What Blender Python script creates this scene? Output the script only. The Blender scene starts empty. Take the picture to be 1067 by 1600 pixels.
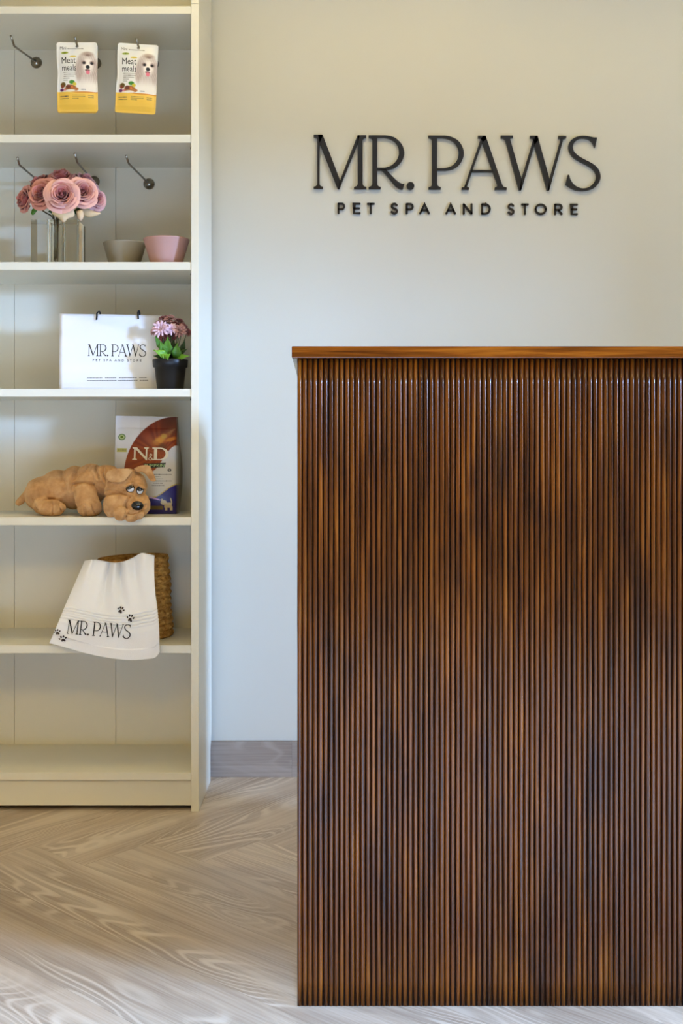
import bpy, bmesh, math, random
import numpy as np
from mathutils import Vector, Matrix
from mathutils.geometry import tessellate_polygon

random.seed(7)
PI = math.pi
sc = bpy.context.scene
C = sc.collection

# ------------------------------------------------------------------ camera
H = 0.9314            # eye height
F = 1791.0            # focal length in pixels of the 1067x1600 frame
HY = 686.3            # horizon row
cd = bpy.data.cameras.new('camera')
cam = bpy.data.objects.new('camera', cd); C.objects.link(cam)
cam.location = (0, 0, H); cam.rotation_euler = (PI/2, 0, 0)
cd.sensor_fit = 'VERTICAL'; cd.sensor_height = 36; cd.lens = F/1600*36
cd.shift_y = -(800-HY)/1600
cd.clip_start = 0.05
sc.camera = cam

# ------------------------------------------------------------------ view, world, lights
sc.view_settings.view_transform = 'Standard'
sc.view_settings.look = 'None'
sc.view_settings.gamma = 1
sc.view_settings.use_curve_mapping = False
sc.view_settings.exposure = 0.04
try:
    sc.cycles.use_denoising = True
    sc.cycles.max_bounces = 10
    sc.cycles.transmission_bounces = 10
    sc.cycles.transparent_max_bounces = 12
    sc.cycles.sample_clamp_indirect = 6
except Exception:
    pass
w = bpy.data.worlds.new('world'); sc.world = w; w.use_nodes = True
bg = w.node_tree.nodes['Background']
bg.inputs[0].default_value = (0.55, 0.72, 1.0, 1); bg.inputs[1].default_value = 0.05

def light(name, kind, loc, rot, energy, color, **kw):
    d = bpy.data.lights.new(name, kind); d.energy = energy; d.color = color
    for k, v in kw.items(): setattr(d, k, v)
    o = bpy.data.objects.new(name, d); C.objects.link(o)
    o.location = loc; o.rotation_euler = rot
    return o
DAY = (0.34, 0.56, 1.0)
# daylight entering low through the glazed opening on the right, and an added steep area light outside the front window to brighten the near floor
def aim(src, dst):
    return (Vector(dst)-Vector(src)).to_track_quat('-Z', 'Y').to_euler()
s0 = (6.0, -1.2, 1.83)
light('daylight_side_window', 'AREA', s0, aim(s0, (0.3, 2.4, 0.8)), 1000, DAY, shape='RECTANGLE', size=0.6, size_y=0.5)
s1 = (0.2, -4.4, 3.42)
light('added_floor_daylight', 'AREA', s1, aim(s1, (0.2, 1.4, 0.0)), 7200, (0.34, 0.58, 1.0), shape='RECTANGLE', size=1.6, size_y=0.35)
NEAR, FAR_FILL = (1.0, 0.74, 0.22), (1.0, 0.68, 0.17)
LAMPS = [(-0.30, 2.24, 16, NEAR), (0.337, 2.24, 19, NEAR), (1.30, 2.24, 15, NEAR), (-0.5, -0.6, 142, FAR_FILL), (1.2, -0.6, 142, FAR_FILL)]  # the last pair, behind the camera, is added fill for frontal warmth
for lx, ly, le, lc in LAMPS:
    light('ceiling_and_fill_spot', 'SPOT', (lx, ly, 2.625), (0, 0, 0), le, lc, spot_size=math.radians(160), spot_blend=0.5, shadow_soft_size=0.03 if ly > 1 else 0.40)

# ------------------------------------------------------------------ helpers
def P(px, py, Y):
    return Vector(((px-533.5)*Y/F, Y, H-(py-HY)*Y/F))
def lin(c):
    c = np.asarray(c, dtype=float)
    return np.where(c <= 0.04045, c/12.92, ((c+0.055)/1.055)**2.4)
def rgb(r, g, b): 
    return tuple(float(x) for x in lin([r/255, g/255, b/255])) + (1,)

def tag(o, label=None, cat=None, group=None, kind=None):
    if label: o['label'] = label
    if cat: o['category'] = cat
    if group: o['group'] = group
    if kind: o['kind'] = kind
    return o
def thing(name, label, cat, loc, group=None):
    o = bpy.data.objects.new(name, None); C.objects.link(o); o.location = loc
    o.empty_display_size = 0.05
    return tag(o, label, cat, group)
def root(o):
    while o.parent: o = o.parent
    return o
def obj(name, bm, mat, parent=None, smooth=False, world=True, recalc=True):
    """links a bmesh as one mesh object; vertices are given in world space"""
    if recalc: bmesh.ops.recalc_face_normals(bm, faces=bm.faces)
    if parent is not None and world:
        bmesh.ops.translate(bm, verts=bm.verts, vec=-root(parent).location)
    me = bpy.data.meshes.new(name); bm.to_mesh(me); bm.free()
    for p in me.polygons: p.use_smooth = smooth
    o = bpy.data.objects.new(name, me); C.objects.link(o)
    if isinstance(mat, (list, tuple)):
        for m in mat: me.materials.append(m)
    elif mat: me.materials.append(mat)
    if parent is not None: o.parent = parent
    return o
def mod_bevel(o, w, seg=2):
    m = o.modifiers.new('bevel', 'BEVEL'); m.width = w; m.segments = seg; m.limit_method = 'ANGLE'; m.angle_limit = 0.6
    return o
def bx(bm, x0, x1, y0, y1, z0, z1):
    vs = [bm.verts.new((x, y, z)) for z in (z0, z1) for y in (y0, y1) for x in (x0, x1)]
    for f in ((0,1,3,2), (4,6,7,5), (0,4,5,1), (2,3,7,6), (0,2,6,4), (1,5,7,3)):
        bm.faces.new([vs[i] for i in f])
    return vs
def box(*a):
    bm = bmesh.new(); bx(bm, *a); return bm
def lathe(bm, prof, c, n=48, axis=None, cap0=True, cap1=True):
    rings = []
    for r, z in prof:
        ring = []
        for k in range(n):
            a = 2*PI*k/n
            v = Vector((r*math.cos(a), r*math.sin(a), z))
            if axis is not None: v = axis @ v
            ring.append(bm.verts.new(Vector(c)+v))
        rings.append(ring)
    for a, b in zip(rings, rings[1:]):
        for k in range(n):
            bm.faces.new((a[k], a[(k+1) % n], b[(k+1) % n], b[k]))
    if cap0: bm.faces.new(rings[0][::-1])
    if cap1: bm.faces.new(rings[-1])
def tube(bm, pts, rad, n=10, caps=True):
    pts = [Vector(p) for p in pts]
    if not isinstance(rad, (list, tuple)): rad = [rad]*len(pts)
    rings = []; prev = None
    for i, p in enumerate(pts):
        t = (pts[min(i+1, len(pts)-1)]-pts[max(i-1, 0)]).normalized()
        if prev is None:
            a = Vector((0, 0, 1)) if abs(t.z) < 0.9 else Vector((1, 0, 0))
            u = t.cross(a).normalized()
        else:
            u = (prev-t*prev.dot(t)).normalized()
        prev = u; v = t.cross(u)
        rings.append([bm.verts.new(p+(u*math.cos(2*PI*k/n)+v*math.sin(2*PI*k/n))*rad[i]) for k in range(n)])
    for a, b in zip(rings, rings[1:]):
        for k in range(n): bm.faces.new((a[k], a[(k+1) % n], b[(k+1) % n], b[k]))
    if caps:
        bm.faces.new(rings[0][::-1]); bm.faces.new(rings[-1])
def ell(bm, c, r, rot=None, seg=24, rings=14):
    M = Matrix.Translation(c) @ (rot.to_4x4() if rot is not None else Matrix.Identity(4)) @ Matrix.Diagonal((r[0], r[1], r[2], 1))
    bmesh.ops.create_uvsphere(bm, u_segments=seg, v_segments=rings, radius=1, matrix=M)
def smooth_path(pts, k=6):
    out = []
    n = len(pts)
    for i in range(n-1):
        p0, p1, p2, p3 = pts[max(i-1, 0)], pts[i], pts[i+1], pts[min(i+2, n-1)]
        for j in range(k):
            t = j/k
            out.append(tuple(0.5*((2*b)+(-a+c)*t+(2*a-5*b+4*c-d)*t*t+(-a+3*b-3*c+d)*t**3) for a, b, c, d in zip(p0, p1, p2, p3)))
    out.append(tuple(pts[-1]))
    return out
def flat_poly(bm, pts, fmap, h0, h1):
    """closed outline in 2D, carried through fmap(x, y, h) and given thickness h0..h1"""
    tris = tessellate_polygon([[Vector((p[0], p[1], 0)) for p in pts]])
    a = [bm.verts.new(fmap(p[0], p[1], h1)) for p in pts]
    for t in tris:
        try: bm.faces.new([a[i] for i in t])
        except ValueError: pass
    if h0 is not None:
        b = [bm.verts.new(fmap(p[0], p[1], h0)) for p in pts]
        n = len(pts)
        for i in range(n):
            bm.faces.new((a[i], a[(i+1) % n], b[(i+1) % n], b[i]))
def circle(cx, cy, rx, ry=None, n=24, rot=0):
    ry = rx if ry is None else ry
    return [(cx+rx*math.cos(t)*math.cos(rot)-ry*math.sin(t)*math.sin(rot), cy+rx*math.cos(t)*math.sin(rot)+ry*math.sin(t)*math.cos(rot)) for t in [2*PI*k/n for k in range(n)]]
def stroke(pts, wd, cap=True):
    """outline polygon of a polyline with a (varying) width"""
    if not isinstance(wd, (list, tuple)): wd = [wd]*len(pts)
    L, R = [], []
    n = len(pts)
    for i, p in enumerate(pts):
        a = pts[max(i-1, 0)]; b = pts[min(i+1, n-1)]
        dx, dy = b[0]-a[0], b[1]-a[1]; l = math.hypot(dx, dy) or 1
        nx, ny = -dy/l, dx/l
        if 0 < i < n-1:   # mitre
            d1 = (p[0]-a[0], p[1]-a[1]); l1 = math.hypot(*d1) or 1
            cs = abs((-d1[1]/l1)*nx+(d1[0]/l1)*ny); s = 1/max(cs, 0.5)
        else: s = 1
        L.append((p[0]+nx*wd[i]/2*s, p[1]+ny*wd[i]/2*s)); R.append((p[0]-nx*wd[i]/2*s, p[1]-ny*wd[i]/2*s))
    if cap:
        def arc(p, q, r):
            dx, dy = p[0]-q[0], p[1]-q[1]; l = math.hypot(dx, dy) or 1
            a0 = math.atan2(dy, dx)
            return [(p[0]+r*math.cos(a0+t), p[1]+r*math.sin(a0+t)) for t in (-PI/3, 0, PI/3)]
        e1 = arc(pts[-1], pts[-2], wd[-1]/2); e0 = arc(pts[0], pts[1], wd[0]/2)
        return L + e1[::-1] + R[::-1] + e0[::-1]
    return L+R[::-1]

# ------------------------------------------------------------------ materials
def mat(name, col, rough=0.5, metal=0.0, spec=0.5, coat=0.0, sheen=0.0, trans=0.0, ior=1.45, sss=0.0):
    m = bpy.data.materials.new(name); m.use_nodes = True
    b = m.node_tree.nodes['Principled BSDF']
    b.inputs['Base Color'].default_value = col
    b.inputs['Roughness'].default_value = rough
    b.inputs['Metallic'].default_value = metal
    b.inputs['Specular IOR Level'].default_value = spec
    b.inputs['Coat Weight'].default_value = coat
    b.inputs['Sheen Weight'].default_value = sheen
    b.inputs['Transmission Weight'].default_value = trans
    b.inputs['IOR'].default_value = ior
    return m
class NT:
    def __init__(s, m): s.m = m; s.t = m.node_tree; s.b = s.t.nodes['Principled BSDF']
    def n(s, typ, **kw):
        x = s.t.nodes.new(typ)
        for k, v in kw.items():
            if k.startswith('i_'):
                key = k[2:]
                key = int(key) if key.isdigit() else key.replace('_', ' ')
                if hasattr(v, 'is_linked') or isinstance(v, bpy.types.NodeSocket): s.t.links.new(v, x.inputs[key])
                else: x.inputs[key].default_value = v
            else: setattr(x, k, v)
        return x
    def math(s, op, a, b=None, c=None):
        x = s.t.nodes.new('ShaderNodeMath'); x.operation = op
        for i, v in enumerate((a, b, c)):
            if v is None: continue
            if isinstance(v, bpy.types.NodeSocket): s.t.links.new(v, x.inputs[i])
            else: x.inputs[i].default_value = v
        return x.outputs[0]
    def link(s, a, b): s.t.links.new(a, b)
    def coords(s, kind='Object', scale=(1, 1, 1), loc=(0, 0, 0)):
        tc = s.n('ShaderNodeTexCoord'); mp = s.n('ShaderNodeMapping')
        s.link(tc.outputs[kind], mp.inputs[0]); mp.inputs['Scale'].default_value = scale; mp.inputs['Location'].default_value = loc
        return mp.outputs[0]
    def noise(s, vec, scale, detail=3, rough=0.5, dist=0):
        x = s.n('ShaderNodeTexNoise'); s.link(vec, x.inputs['Vector'])
        x.inputs['Scale'].default_value = scale; x.inputs['Detail'].default_value = detail
        x.inputs['Roughness'].default_value = rough; x.inputs['Distortion'].default_value = dist
        return x.outputs['Fac']
    def ramp(s, fac, stops):
        x = s.n('ShaderNodeValToRGB'); s.link(fac, x.inputs[0])
        e = x.color_ramp.elements
        while len(e) < len(stops): e.new(0.5)
        for i, (p, c) in enumerate(stops): e[i].position = p; e[i].color = c
        return x.outputs[0]
    def mix(s, fac, a, b, blend='MIX'):
        x = s.n('ShaderNodeMix', data_type='RGBA', blend_type=blend)
        for i, v in ((0, fac), (6, a), (7, b)):
            if isinstance(v, bpy.types.NodeSocket): s.link(v, x.inputs[i])
            else: x.inputs[i].default_value = v
        return x.outputs[2]
    def bump(s, height, strength=0.3, dist=0.001):
        x = s.n('ShaderNodeBump'); s.link(height, x.inputs['Height'])
        x.inputs['Strength'].default_value = strength; x.inputs['Distance'].default_value = dist
        s.link(x.outputs[0], s.b.inputs['Normal'])
    def col(s, c): s.link(c, s.b.inputs['Base Color'])
def noisy(name, c1, c2, scale=20, bump=0.0, bscale=200, bdist=0.001, **kw):
    m = mat(name, c1, **kw); t = NT(m); v = t.coords()
    t.col(t.mix(t.noise(v, scale, 4), c1, c2))
    if bump: t.bump(t.noise(v, bscale, 2), bump, bdist)
    return m

M_wall = noisy('cream_wall_paint', rgb(197, 195, 184), rgb(193, 190, 179), 3, 0.08, 250, rough=0.45, spec=0.35)
M_wallw = noisy('warm_bounce_wall_paint', rgb(206, 176, 128), rgb(200, 170, 122), 3, 0.08, 250, rough=0.6, spec=0.3)  # beige chosen so the unseen walls bounce warm light
M_ceil = mat('ceiling_paint', rgb(235, 233, 226), 0.8)
M_white = noisy('white_laminate', rgb(226, 222, 206), rgb(223, 219, 202), 4, 0.03, 300, rough=0.38, spec=0.4)
M_black = mat('black_acrylic', rgb(14, 8, 8), 0.25)
M_metal = mat('brushed_steel', rgb(140, 134, 122), 0.28, metal=1.0)
M_dark = mat('dark_hole', rgb(20, 18, 14), 0.8)
M_frame = mat('window_frame_metal', rgb(60, 60, 62), 0.4, metal=0.6)
M_lampglow = mat('lamp_diffuser', (1, 0.9, 0.75, 1), 0.4)
M_lampglow.node_tree.nodes['Principled BSDF'].inputs['Emission Color'].default_value = (1, 0.78, 0.5, 1)
M_lampglow.node_tree.nodes['Principled BSDF'].inputs['Emission Strength'].default_value = 3

def pane_material():
    m = bpy.data.materials.new('window_glass'); m.use_nodes = True
    t = m.node_tree; t.nodes.clear()
    o = t.nodes.new('ShaderNodeOutputMaterial'); mx = t.nodes.new('ShaderNodeMixShader')
    tr = t.nodes.new('ShaderNodeBsdfTransparent'); gl = t.nodes.new('ShaderNodeBsdfGlossy')
    gl.inputs['Roughness'].default_value = 0.02; mx.inputs[0].default_value = 0.06
    t.links.new(tr.outputs[0], mx.inputs[1]); t.links.new(gl.outputs[0], mx.inputs[2]); t.links.new(mx.outputs[0], o.inputs[0])
    return m
M_pane = pane_material()

def wood_figure(t, u, v, rnd, scale=1.0):
    """contour lines of a stretched noise field: the growth rings of a sawn plank. returns line, tone"""
    cx = t.n('ShaderNodeCombineXYZ')
    t.link(t.math('MULTIPLY', u, 1.15*scale), cx.inputs[0]); t.link(t.math('MULTIPLY', v, 6.0*scale), cx.inputs[1]); t.link(t.math('MULTIPLY', rnd, 60), cx.inputs[2])
    f = t.noise(cx.outputs[0], 1.0, 2.2, 0.42, 0.5)
    rings = t.math('SINE', t.math('MULTIPLY', f, 190))
    f2 = t.math('SINE', t.math('MULTIPLY', f, 47))
    cx2 = t.n('ShaderNodeCombineXYZ')
    t.link(t.math('MULTIPLY', u, 5.0), cx2.inputs[0]); t.link(t.math('MULTIPLY', v, 220.0), cx2.inputs[1]); t.link(rnd, cx2.inputs[2])
    fine = t.noise(cx2.outputs[0], 1.0, 3, 0.6)
    cx3 = t.n('ShaderNodeCombineXYZ')
    t.link(t.math('MULTIPLY', u, 0.9), cx3.inputs[0]); t.link(t.math('MULTIPLY', v, 16.0), cx3.inputs[1]); t.link(t.math('MULTIPLY', rnd, 31), cx3.inputs[2])
    broad = t.noise(cx3.outputs[0], 1.0, 3, 0.55)
    return rings, f2, fine, broad, f

def plank_material(name, dark, mid, pale, rough, spec):
    m = mat(name, mid, rough, spec=spec); t = NT(m)
    uvn = t.n('ShaderNodeUVMap', uv_map='plank'); sp = t.n('ShaderNodeSeparateXYZ'); t.link(uvn.outputs[0], sp.inputs[0])
    ed = t.n('ShaderNodeUVMap', uv_map='edge'); se = t.n('ShaderNodeSeparateXYZ'); t.link(ed.outputs[0], se.inputs[0])
    rn = t.n('ShaderNodeAttribute', attribute_name='rnd')
    rings, f2, fine, broad, f = wood_figure(t, sp.outputs[0], sp.outputs[1], rn.outputs['Fac'])
    # figure shows in patches only
    cxp = t.n('ShaderNodeCombineXYZ'); t.link(t.math('MULTIPLY', sp.outputs[0], 1.6), cxp.inputs[0]); t.link(t.math('MULTIPLY', sp.outputs[1], 7.0), cxp.inputs[1]); t.link(t.math('MULTIPLY', rn.outputs['Fac'], 17), cxp.inputs[2])
    pn = t.noise(cxp.outputs[0], 1.0, 1.0, 0.5)
    patch = t.ramp(pn, [(0.47, (0.10,)*3+(1,)), (0.60, (1,)*4)])
    line = t.ramp(rings, [(0.55, (0,)*3+(1,)), (0.98, (1,)*4)])
    base = t.ramp(broad, [(0.15, dark), (0.5, mid), (0.85, pale)])
    base = t.mix(t.math('MULTIPLY', t.ramp(f2, [(0.0, (0,)*3+(1,)), (1.0, (1,)*4)]), 0.35), base, dark)
    base = t.mix(t.math('MULTIPLY', t.math('MULTIPLY', line, patch), 0.62), base, pale)
    lined = t.ramp(rings, [(0.02, (1,)*4), (0.35, (0,)*3+(1,))])
    base = t.mix(t.math('MULTIPLY', t.math('MULTIPLY', lined, patch), 0.55), base, dark)
    base = t.mix(t.math('MULTIPLY', t.ramp(fine, [(0.35, (0,)*3+(1,)), (0.7, (1,)*4)]), 0.45), base, pale)
    tone = t.math('ADD', t.math('MULTIPLY', rn.outputs['Fac'], 0.16), 0.90)
    hv = t.n('ShaderNodeHueSaturation'); t.link(base, hv.inputs['Color']); t.link(tone, hv.inputs['Value'])
    # joint line: distance to the long edge (x) and to the short edge (y)
    d = t.math('MINIMUM', se.outputs[0], se.outputs[1])
    j = t.math('LESS_THAN', d, 0.0007)
    t.col(t.mix(t.math('MULTIPLY', j, 0.45), hv.outputs[0], rgb(70, 58, 46)))
    t.bump(t.math('ADD', t.math('MULTIPLY', fine, 0.5), t.math('MULTIPLY', line, -0.4)), 0.12, 0.0006)
    t.link(t.math('ADD', t.math('MULTIPLY', fine, 0.15), rough-0.07), t.b.inputs['Roughness'])
    return m
M_floor = plank_material('greige_oak_laminate', rgb(136, 116, 98), rgb(179, 160, 140), rgb(212, 199, 182), 0.38, 0.5)
M_skirt = plank_material('grey_oak_skirting', rgb(118, 104, 94), rgb(146, 132, 120), rgb(170, 158, 146), 0.5, 0.4)

# ------------------------------------------------------------------ room shell
X0, X1, Y0, Y1, ZC = -1.75, 3.0, -1.9, 3.17, 2.65
def struct(name, bm, m, parent=None):
    return tag(obj(name, bm, m, parent), kind='structure')
def clip(poly, inside, inter):
    out = []
    for i in range(len(poly)):
        a, b = poly[i], poly[(i+1) % len(poly)]
        ia, ib = inside(a), inside(b)
        if ia: out.append(a)
        if ia != ib: out.append(inter(a, b))
    return out
def clip_rect(poly, x0, x1, y0, y1):
    for ax, lim, sg in ((0, x0, 1), (0, x1, -1), (1, y0, 1), (1, y1, -1)):
        def inside(p): return sg*(p[ax]-lim) >= -1e-9
        def inter(a, b):
            t = (lim-a[ax])/(b[ax]-a[ax]); return (a[0]+(b[0]-a[0])*t, a[1]+(b[1]-a[1])*t)
        poly = clip(poly, inside, inter)
        if len(poly) < 3: return []
    return poly
def plank_mesh(name, planks, m, tomap, parent=None, under=None):
    """planks: (outline in 2D, origin, long axis, width, length); one mesh, one face per plank"""
    bm = bmesh.new(); uv = bm.loops.layers.uv.new('plank'); uve = bm.loops.layers.uv.new('edge')
    rl = bm.verts.layers.float.new('rnd')
    rr = random.Random(3)
    for poly, o, ax, wd, ln in planks:
        r = rr.random(); off = rr.uniform(0, 50); offv = rr.uniform(0, 9)
        # subdivide into strips across so the edge distance can be interpolated exactly
        nx = (-ax[1], ax[0])
        vs = [bm.verts.new(tomap(*p)) for p in poly]
        for v in vs: v[rl] = r
        f = bm.faces.new(vs)
        for lp, p in zip(f.loops, poly):
            u = (p[0]-o[0])*ax[0]+(p[1]-o[1])*ax[1]; v = (p[0]-o[0])*nx[0]+(p[1]-o[1])*nx[1]
            lp[uv].uv = (u+off, v+offv)
            lp[uve].uv = (max(0, v), max(0, u))
    if under: bx(bm, *under)
    o = obj(name, bm, m, parent, recalc=False)
    return o
# herringbone, axis turned by 4.5 degrees
wd = 0.183; nlen = 7; ln = wd*nlen
th = math.radians(4.5)
aA = (math.cos(-PI/4+th), math.sin(-PI/4+th)); aB = (math.cos(PI/4+th), math.sin(PI/4+th))
O = (-0.7025, 2.624)
planks = []
# unit frame: e1 along A, e2 along B.  A planks: cells i..i+n along e1, one cell in e2
for k in range(-40, 41):
    for s in range(-8, 9):
        # step between neighbours (1,1); between rows (n,-n)
        i = k + s*nlen; j = k - s*nlen
        for kind in 'AB':
            if kind == 'A':    # top edge starts at corner (i,j), spans e1 [i,i+n], e2 [j-1,j]
                a0, a1, b0, b1 = i, i+nlen, j-1, j; ax = aA; og = (i, j-1)
            else:              # spans e2 [j, j+n], e1 [i, i+1]
                a0, a1, b0, b1 = i, i+1, j, j+nlen; ax = aB; og = (i+1, j)
            pt = lambda a, b: (O[0]+wd*(a*aA[0]+b*aB[0]), O[1]+wd*(a*aA[1]+b*aB[1]))
            poly = clip_rect([pt(a0, b0), pt(a1, b0), pt(a1, b1), pt(a0, b1)], X0, X1, Y0, Y1)
            if len(poly) >= 3: planks.append((poly, pt(*og), ax, wd, ln))
fl = plank_mesh('floor', planks, M_floor, lambda x, y: (x, y, 0.0))
tag(fl, kind='structure')
struct('ceiling', box(X0, X1, Y0, Y1, ZC, ZC+0.1), M_ceil)
struct('wall_back', box(X0-0.12, X1+0.12, Y1, Y1+0.12, 0, ZC), M_wall)
struct('wall_left', box(X0-0.12, X0, Y0, Y1, 0, ZC), M_wallw)
def wall_hole(name, ax, lim0, lim1, h0, h1, z0, z1, t0, t1):
    """wall with one window opening; ax='x' spans x, t is its thickness range on the other axis"""
    bm = bmesh.new()
    for a, b, c, d in ((lim0, h0, 0, ZC), (h1, lim1, 0, ZC), (h0, h1, 0, z0), (h0, h1, z1, ZC)):
        if b-a < 1e-4 or d-c < 1e-4: continue
        if ax == 'x': bx(bm, a, b, t0, t1, c, d)
        else: bx(bm, t0, t1, a, b, c, d)
    return struct(name, bm, M_wallw)
wall_hole('wall_front', 'x', X0-0.12, X1+0.12, -0.5, 2.3, 0.45, 2.05, Y0-0.12, Y0)
wall_hole('wall_right', 'y', Y0, Y1, -1.3, 1.17, 0.12, 1.72, X1, X1+0.12)
def window(name, ax, a, b, z0, z1, t, mull=True):
    bm = bmesh.new(); g = bmesh.new(); f = 0.04
    for p, q, c, d in ((a, a+f, z0, z1), (b-f, b, z0, z1), (a, b, z0, z0+f), (a, b, z1-f, z1), ((a+b)/2-f/2, (a+b)/2+f/2, z0, z1))[:5 if mull else 4]:
        if ax == 'x': bx(bm, p, q, t-0.02, t+0.02, c, d)
        else: bx(bm, t-0.02, t+0.02, p, q, c, d)
    if ax == 'x': bx(g, a+f, b-f, t-0.003, t+0.003, z0+f, z1-f)
    else: bx(g, t-0.003, t+0.003, a+f, b-f, z0+f, z1-f)
    o = struct(name, bm, M_frame)
    obj('pane', g, M_pane, o)
window('window_1', 'x', -0.5, 2.3, 0.45, 2.05, Y0-0.07+0.05)
window('window_2', 'y', -1.3, 1.17, 0.12, 1.72, X1+0.06, False)
# skirting of the same wood, in boards
sk = []
for x0, x1 in ((X0, -0.99), (-0.99, -0.137), (-0.137, 1.1), (1.1, X1)):
    sk.append(([(x0, 0), (x1, 0), (x1, 0.0987), (x0, 0.0987)], (x0, 0), (1, 0), 0.0987, x1-x0))
bb = plank_mesh('baseboard_back', sk, M_skirt, lambda x, y: (x, 3.158, y), under=(X0, X1, 3.1582, 3.17, 0, 0.0985))
tag(bb, kind='structure')
for lx, ly, le, lc in LAMPS:  # housings are also built for the added fill lamps behind the camera
    t = thing('ceiling_light', 'round recessed warm ceiling light', 'ceiling light', (lx, ly, ZC-0.02), 'recessed ceiling lights')
    bm = bmesh.new()
    lathe(bm, [(0.045, 2.632), (0.055, 2.630), (0.055, ZC), (0.045, ZC)], (lx, ly, 0), 32, cap0=False, cap1=False)
    obj('trim_ring', bm, M_metal, t, True)
    bm = bmesh.new(); lathe(bm, [(0.045, 2.640), (0.045, 2.648)], (lx, ly, 0), 32); obj('diffuser', bm, M_lampglow, t, True)

# ------------------------------------------------------------------ bookcase
BX1 = -0.3568; BX0 = BX1-0.80; BT = 0.0192; BY0 = 2.866; BY1 = 3.146
def zpx(py, Y=2.866): return H-(py-HY)*Y/F
SH = {k: (zpx(b), zpx(a)) for k, (a, b) in dict(A=(8.9, 21.1), B=(209.6, 222.4), Cc=(409.1, 421.7), D=(607.5, 619.8), E=(808.3, 820.9), Fs=(1008.5, 1021.0), G=(1207.7, 1219.4)).items()}
bc = thing('bookcase', 'tall open white bookcase standing against the cream wall', 'bookcase', (-0.757, 3.0, 0))
TOPZ = 2.0203
for x0, x1 in ((BX1-BT, BX1), (BX0, BX0+BT)):
    bm = bmesh.new()
    # side profile in YZ with the skirting notch at the back
    pr = [(BY0, 0), (3.119, 0), (3.119, 0.085), (BY1, 0.125), (BY1, TOPZ), (BY0, TOPZ)]
    a = [bm.verts.new((x0, y, z)) for y, z in pr]; b = [bm.verts.new((x1, y, z)) for y, z in pr]
    bm.faces.new(a); bm.faces.new(b[::-1])
    for i in range(len(pr)): bm.faces.new((a[i], b[i], b[(i+1) % 6], a[(i+1) % 6]))
    mod_bevel(obj('side_panel', bm, M_white, bc), 0.0006, 1)
BYB = 3.134   # front face of the back panel
for k, (z0, z1) in SH.items():
    nm = {'A': 'top_panel', 'G': 'bottom_panel'}.get(k, 'shelf')
    s_ = obj(nm, box(BX0+BT+0.0006, BX1-BT-0.0006, BY0+0.002, BYB-0.0005, z0, z1), M_white, bc)
    mod_bevel(s_, 0.0006, 1)
obj('plinth', box(BX0+BT, BX1-BT, BY0+0.012, BY0+0.028, 0.012, SH['G'][0]-0.0006), M_white, bc)
# back panel in three folded leaves with thin grooves
bm = bmesh.new()
xs = [BX0+0.004, (23-533.5)*BYB/F-0.275*0-0.0, (181-533.5)*BYB/F, BX1-0.004]
xs[1] = (22.5-533.5)*BYB/F
for i in range(3):
    bx(bm, xs[i]+0.0007, xs[i+1]-0.0007, BYB, BYB+0.003, 0.03, TOPZ-0.002)
bx(bm, BX0+0.004, BX1-0.004, BYB+0.0031, BYB+0.005, 0.03, TOPZ-0.002)
obj('back_panel', bm, M_white, bc)
for k in ('B', 'Cc', 'D'):
    bm = bmesh.new()
    z = SH[k][0]-0.006; y = 2.935
    Mx = Matrix.Rotation(PI/2, 3, 'Y')
    lathe(bm, [(0.0025, 0), (0.0025, 0.006)], (BX1-BT-0.006, 2.9, z), 10, axis=Mx)
    obj('shelf_pin', bm, M_dark, bc)
# height extension unit on top
ex = thing('bookcase_extension', 'white height extension box standing on top of the tall bookcase', 'bookcase', (-0.757, 3.0, TOPZ))
z0 = TOPZ+0.001; z1 = z0+0.35
for x0, x1 in ((BX1-BT, BX1), (BX0, BX0+BT)):
    mod_bevel(obj('side_panel', box(x0, x1, BY0, BY1, z0, z1), M_white, ex), 0.0006, 1)
obj('top_panel', box(BX0+BT, BX1-BT, BY0+0.002, BYB, z1-BT, z1), M_white, ex)
obj('back_panel', box(BX0+BT, BX1-BT, BYB, BYB+0.004, z0, z1-BT), M_white, ex)

# ------------------------------------------------------------------ reception counter
def stained_wood(name, horizontal=False):
    m = mat(name, rgb(96, 52, 22), 0.30, spec=0.14, coat=0.42); t = NT(m)
    m.node_tree.nodes['Principled BSDF'].inputs['Coat Roughness'].default_value = 0.17
    if horizontal: v = t.coords('Object', (2.0, 40, 40))
    else: v = t.coords('Object', (60, 60, 2.2))
    g = t.noise(v, 2.2, 5, 0.6, 0.4)
    big = t.noise(t.coords('Object', (1, 1, 1.0) if horizontal else (9, 9, 2.6)), 1.6, 3, 0.6)
    base = t.ramp(g, [(0.30, rgb(58, 26, 4)), (0.52, rgb(112, 58, 11)), (0.78, rgb(164, 96, 24))])
    if not horizontal:
        tc = t.n('ShaderNodeAttribute', attribute_name='rnd')
        tone = t.math('ADD', t.math('MULTIPLY', tc.outputs['Fac'], 0.44), 0.33)
        hv = t.n('ShaderNodeHueSaturation'); t.link(base, hv.inputs['Color']); t.link(tone, hv.inputs['Value']); base = hv.outputs[0]
        dk = t.ramp(big, [(0.52, (0,)*3+(1,)), (0.70, (1,)*4)])
        base = t.mix(t.math('MULTIPLY', dk, 0.72), base, rgb(40, 19, 7))
    t.col(base)
    t.bump(g, 0.15, 0.0006)
    t.link(t.math('ADD', t.math('MULTIPLY', g, 0.18), 0.13), t.b.inputs['Roughness'])
    return m
M_reed = stained_wood('stained_reed_wood')
M_ctop = stained_wood('stained_top_wood', True)
CX0 = -0.0734; CX1 = 0.665; CY = 1.8835; CB = 2.395
ct = thing('reception_counter', 'tall dark brown reception counter clad in narrow vertical reeds', 'counter', (0.3, 2.15, 0))
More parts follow.
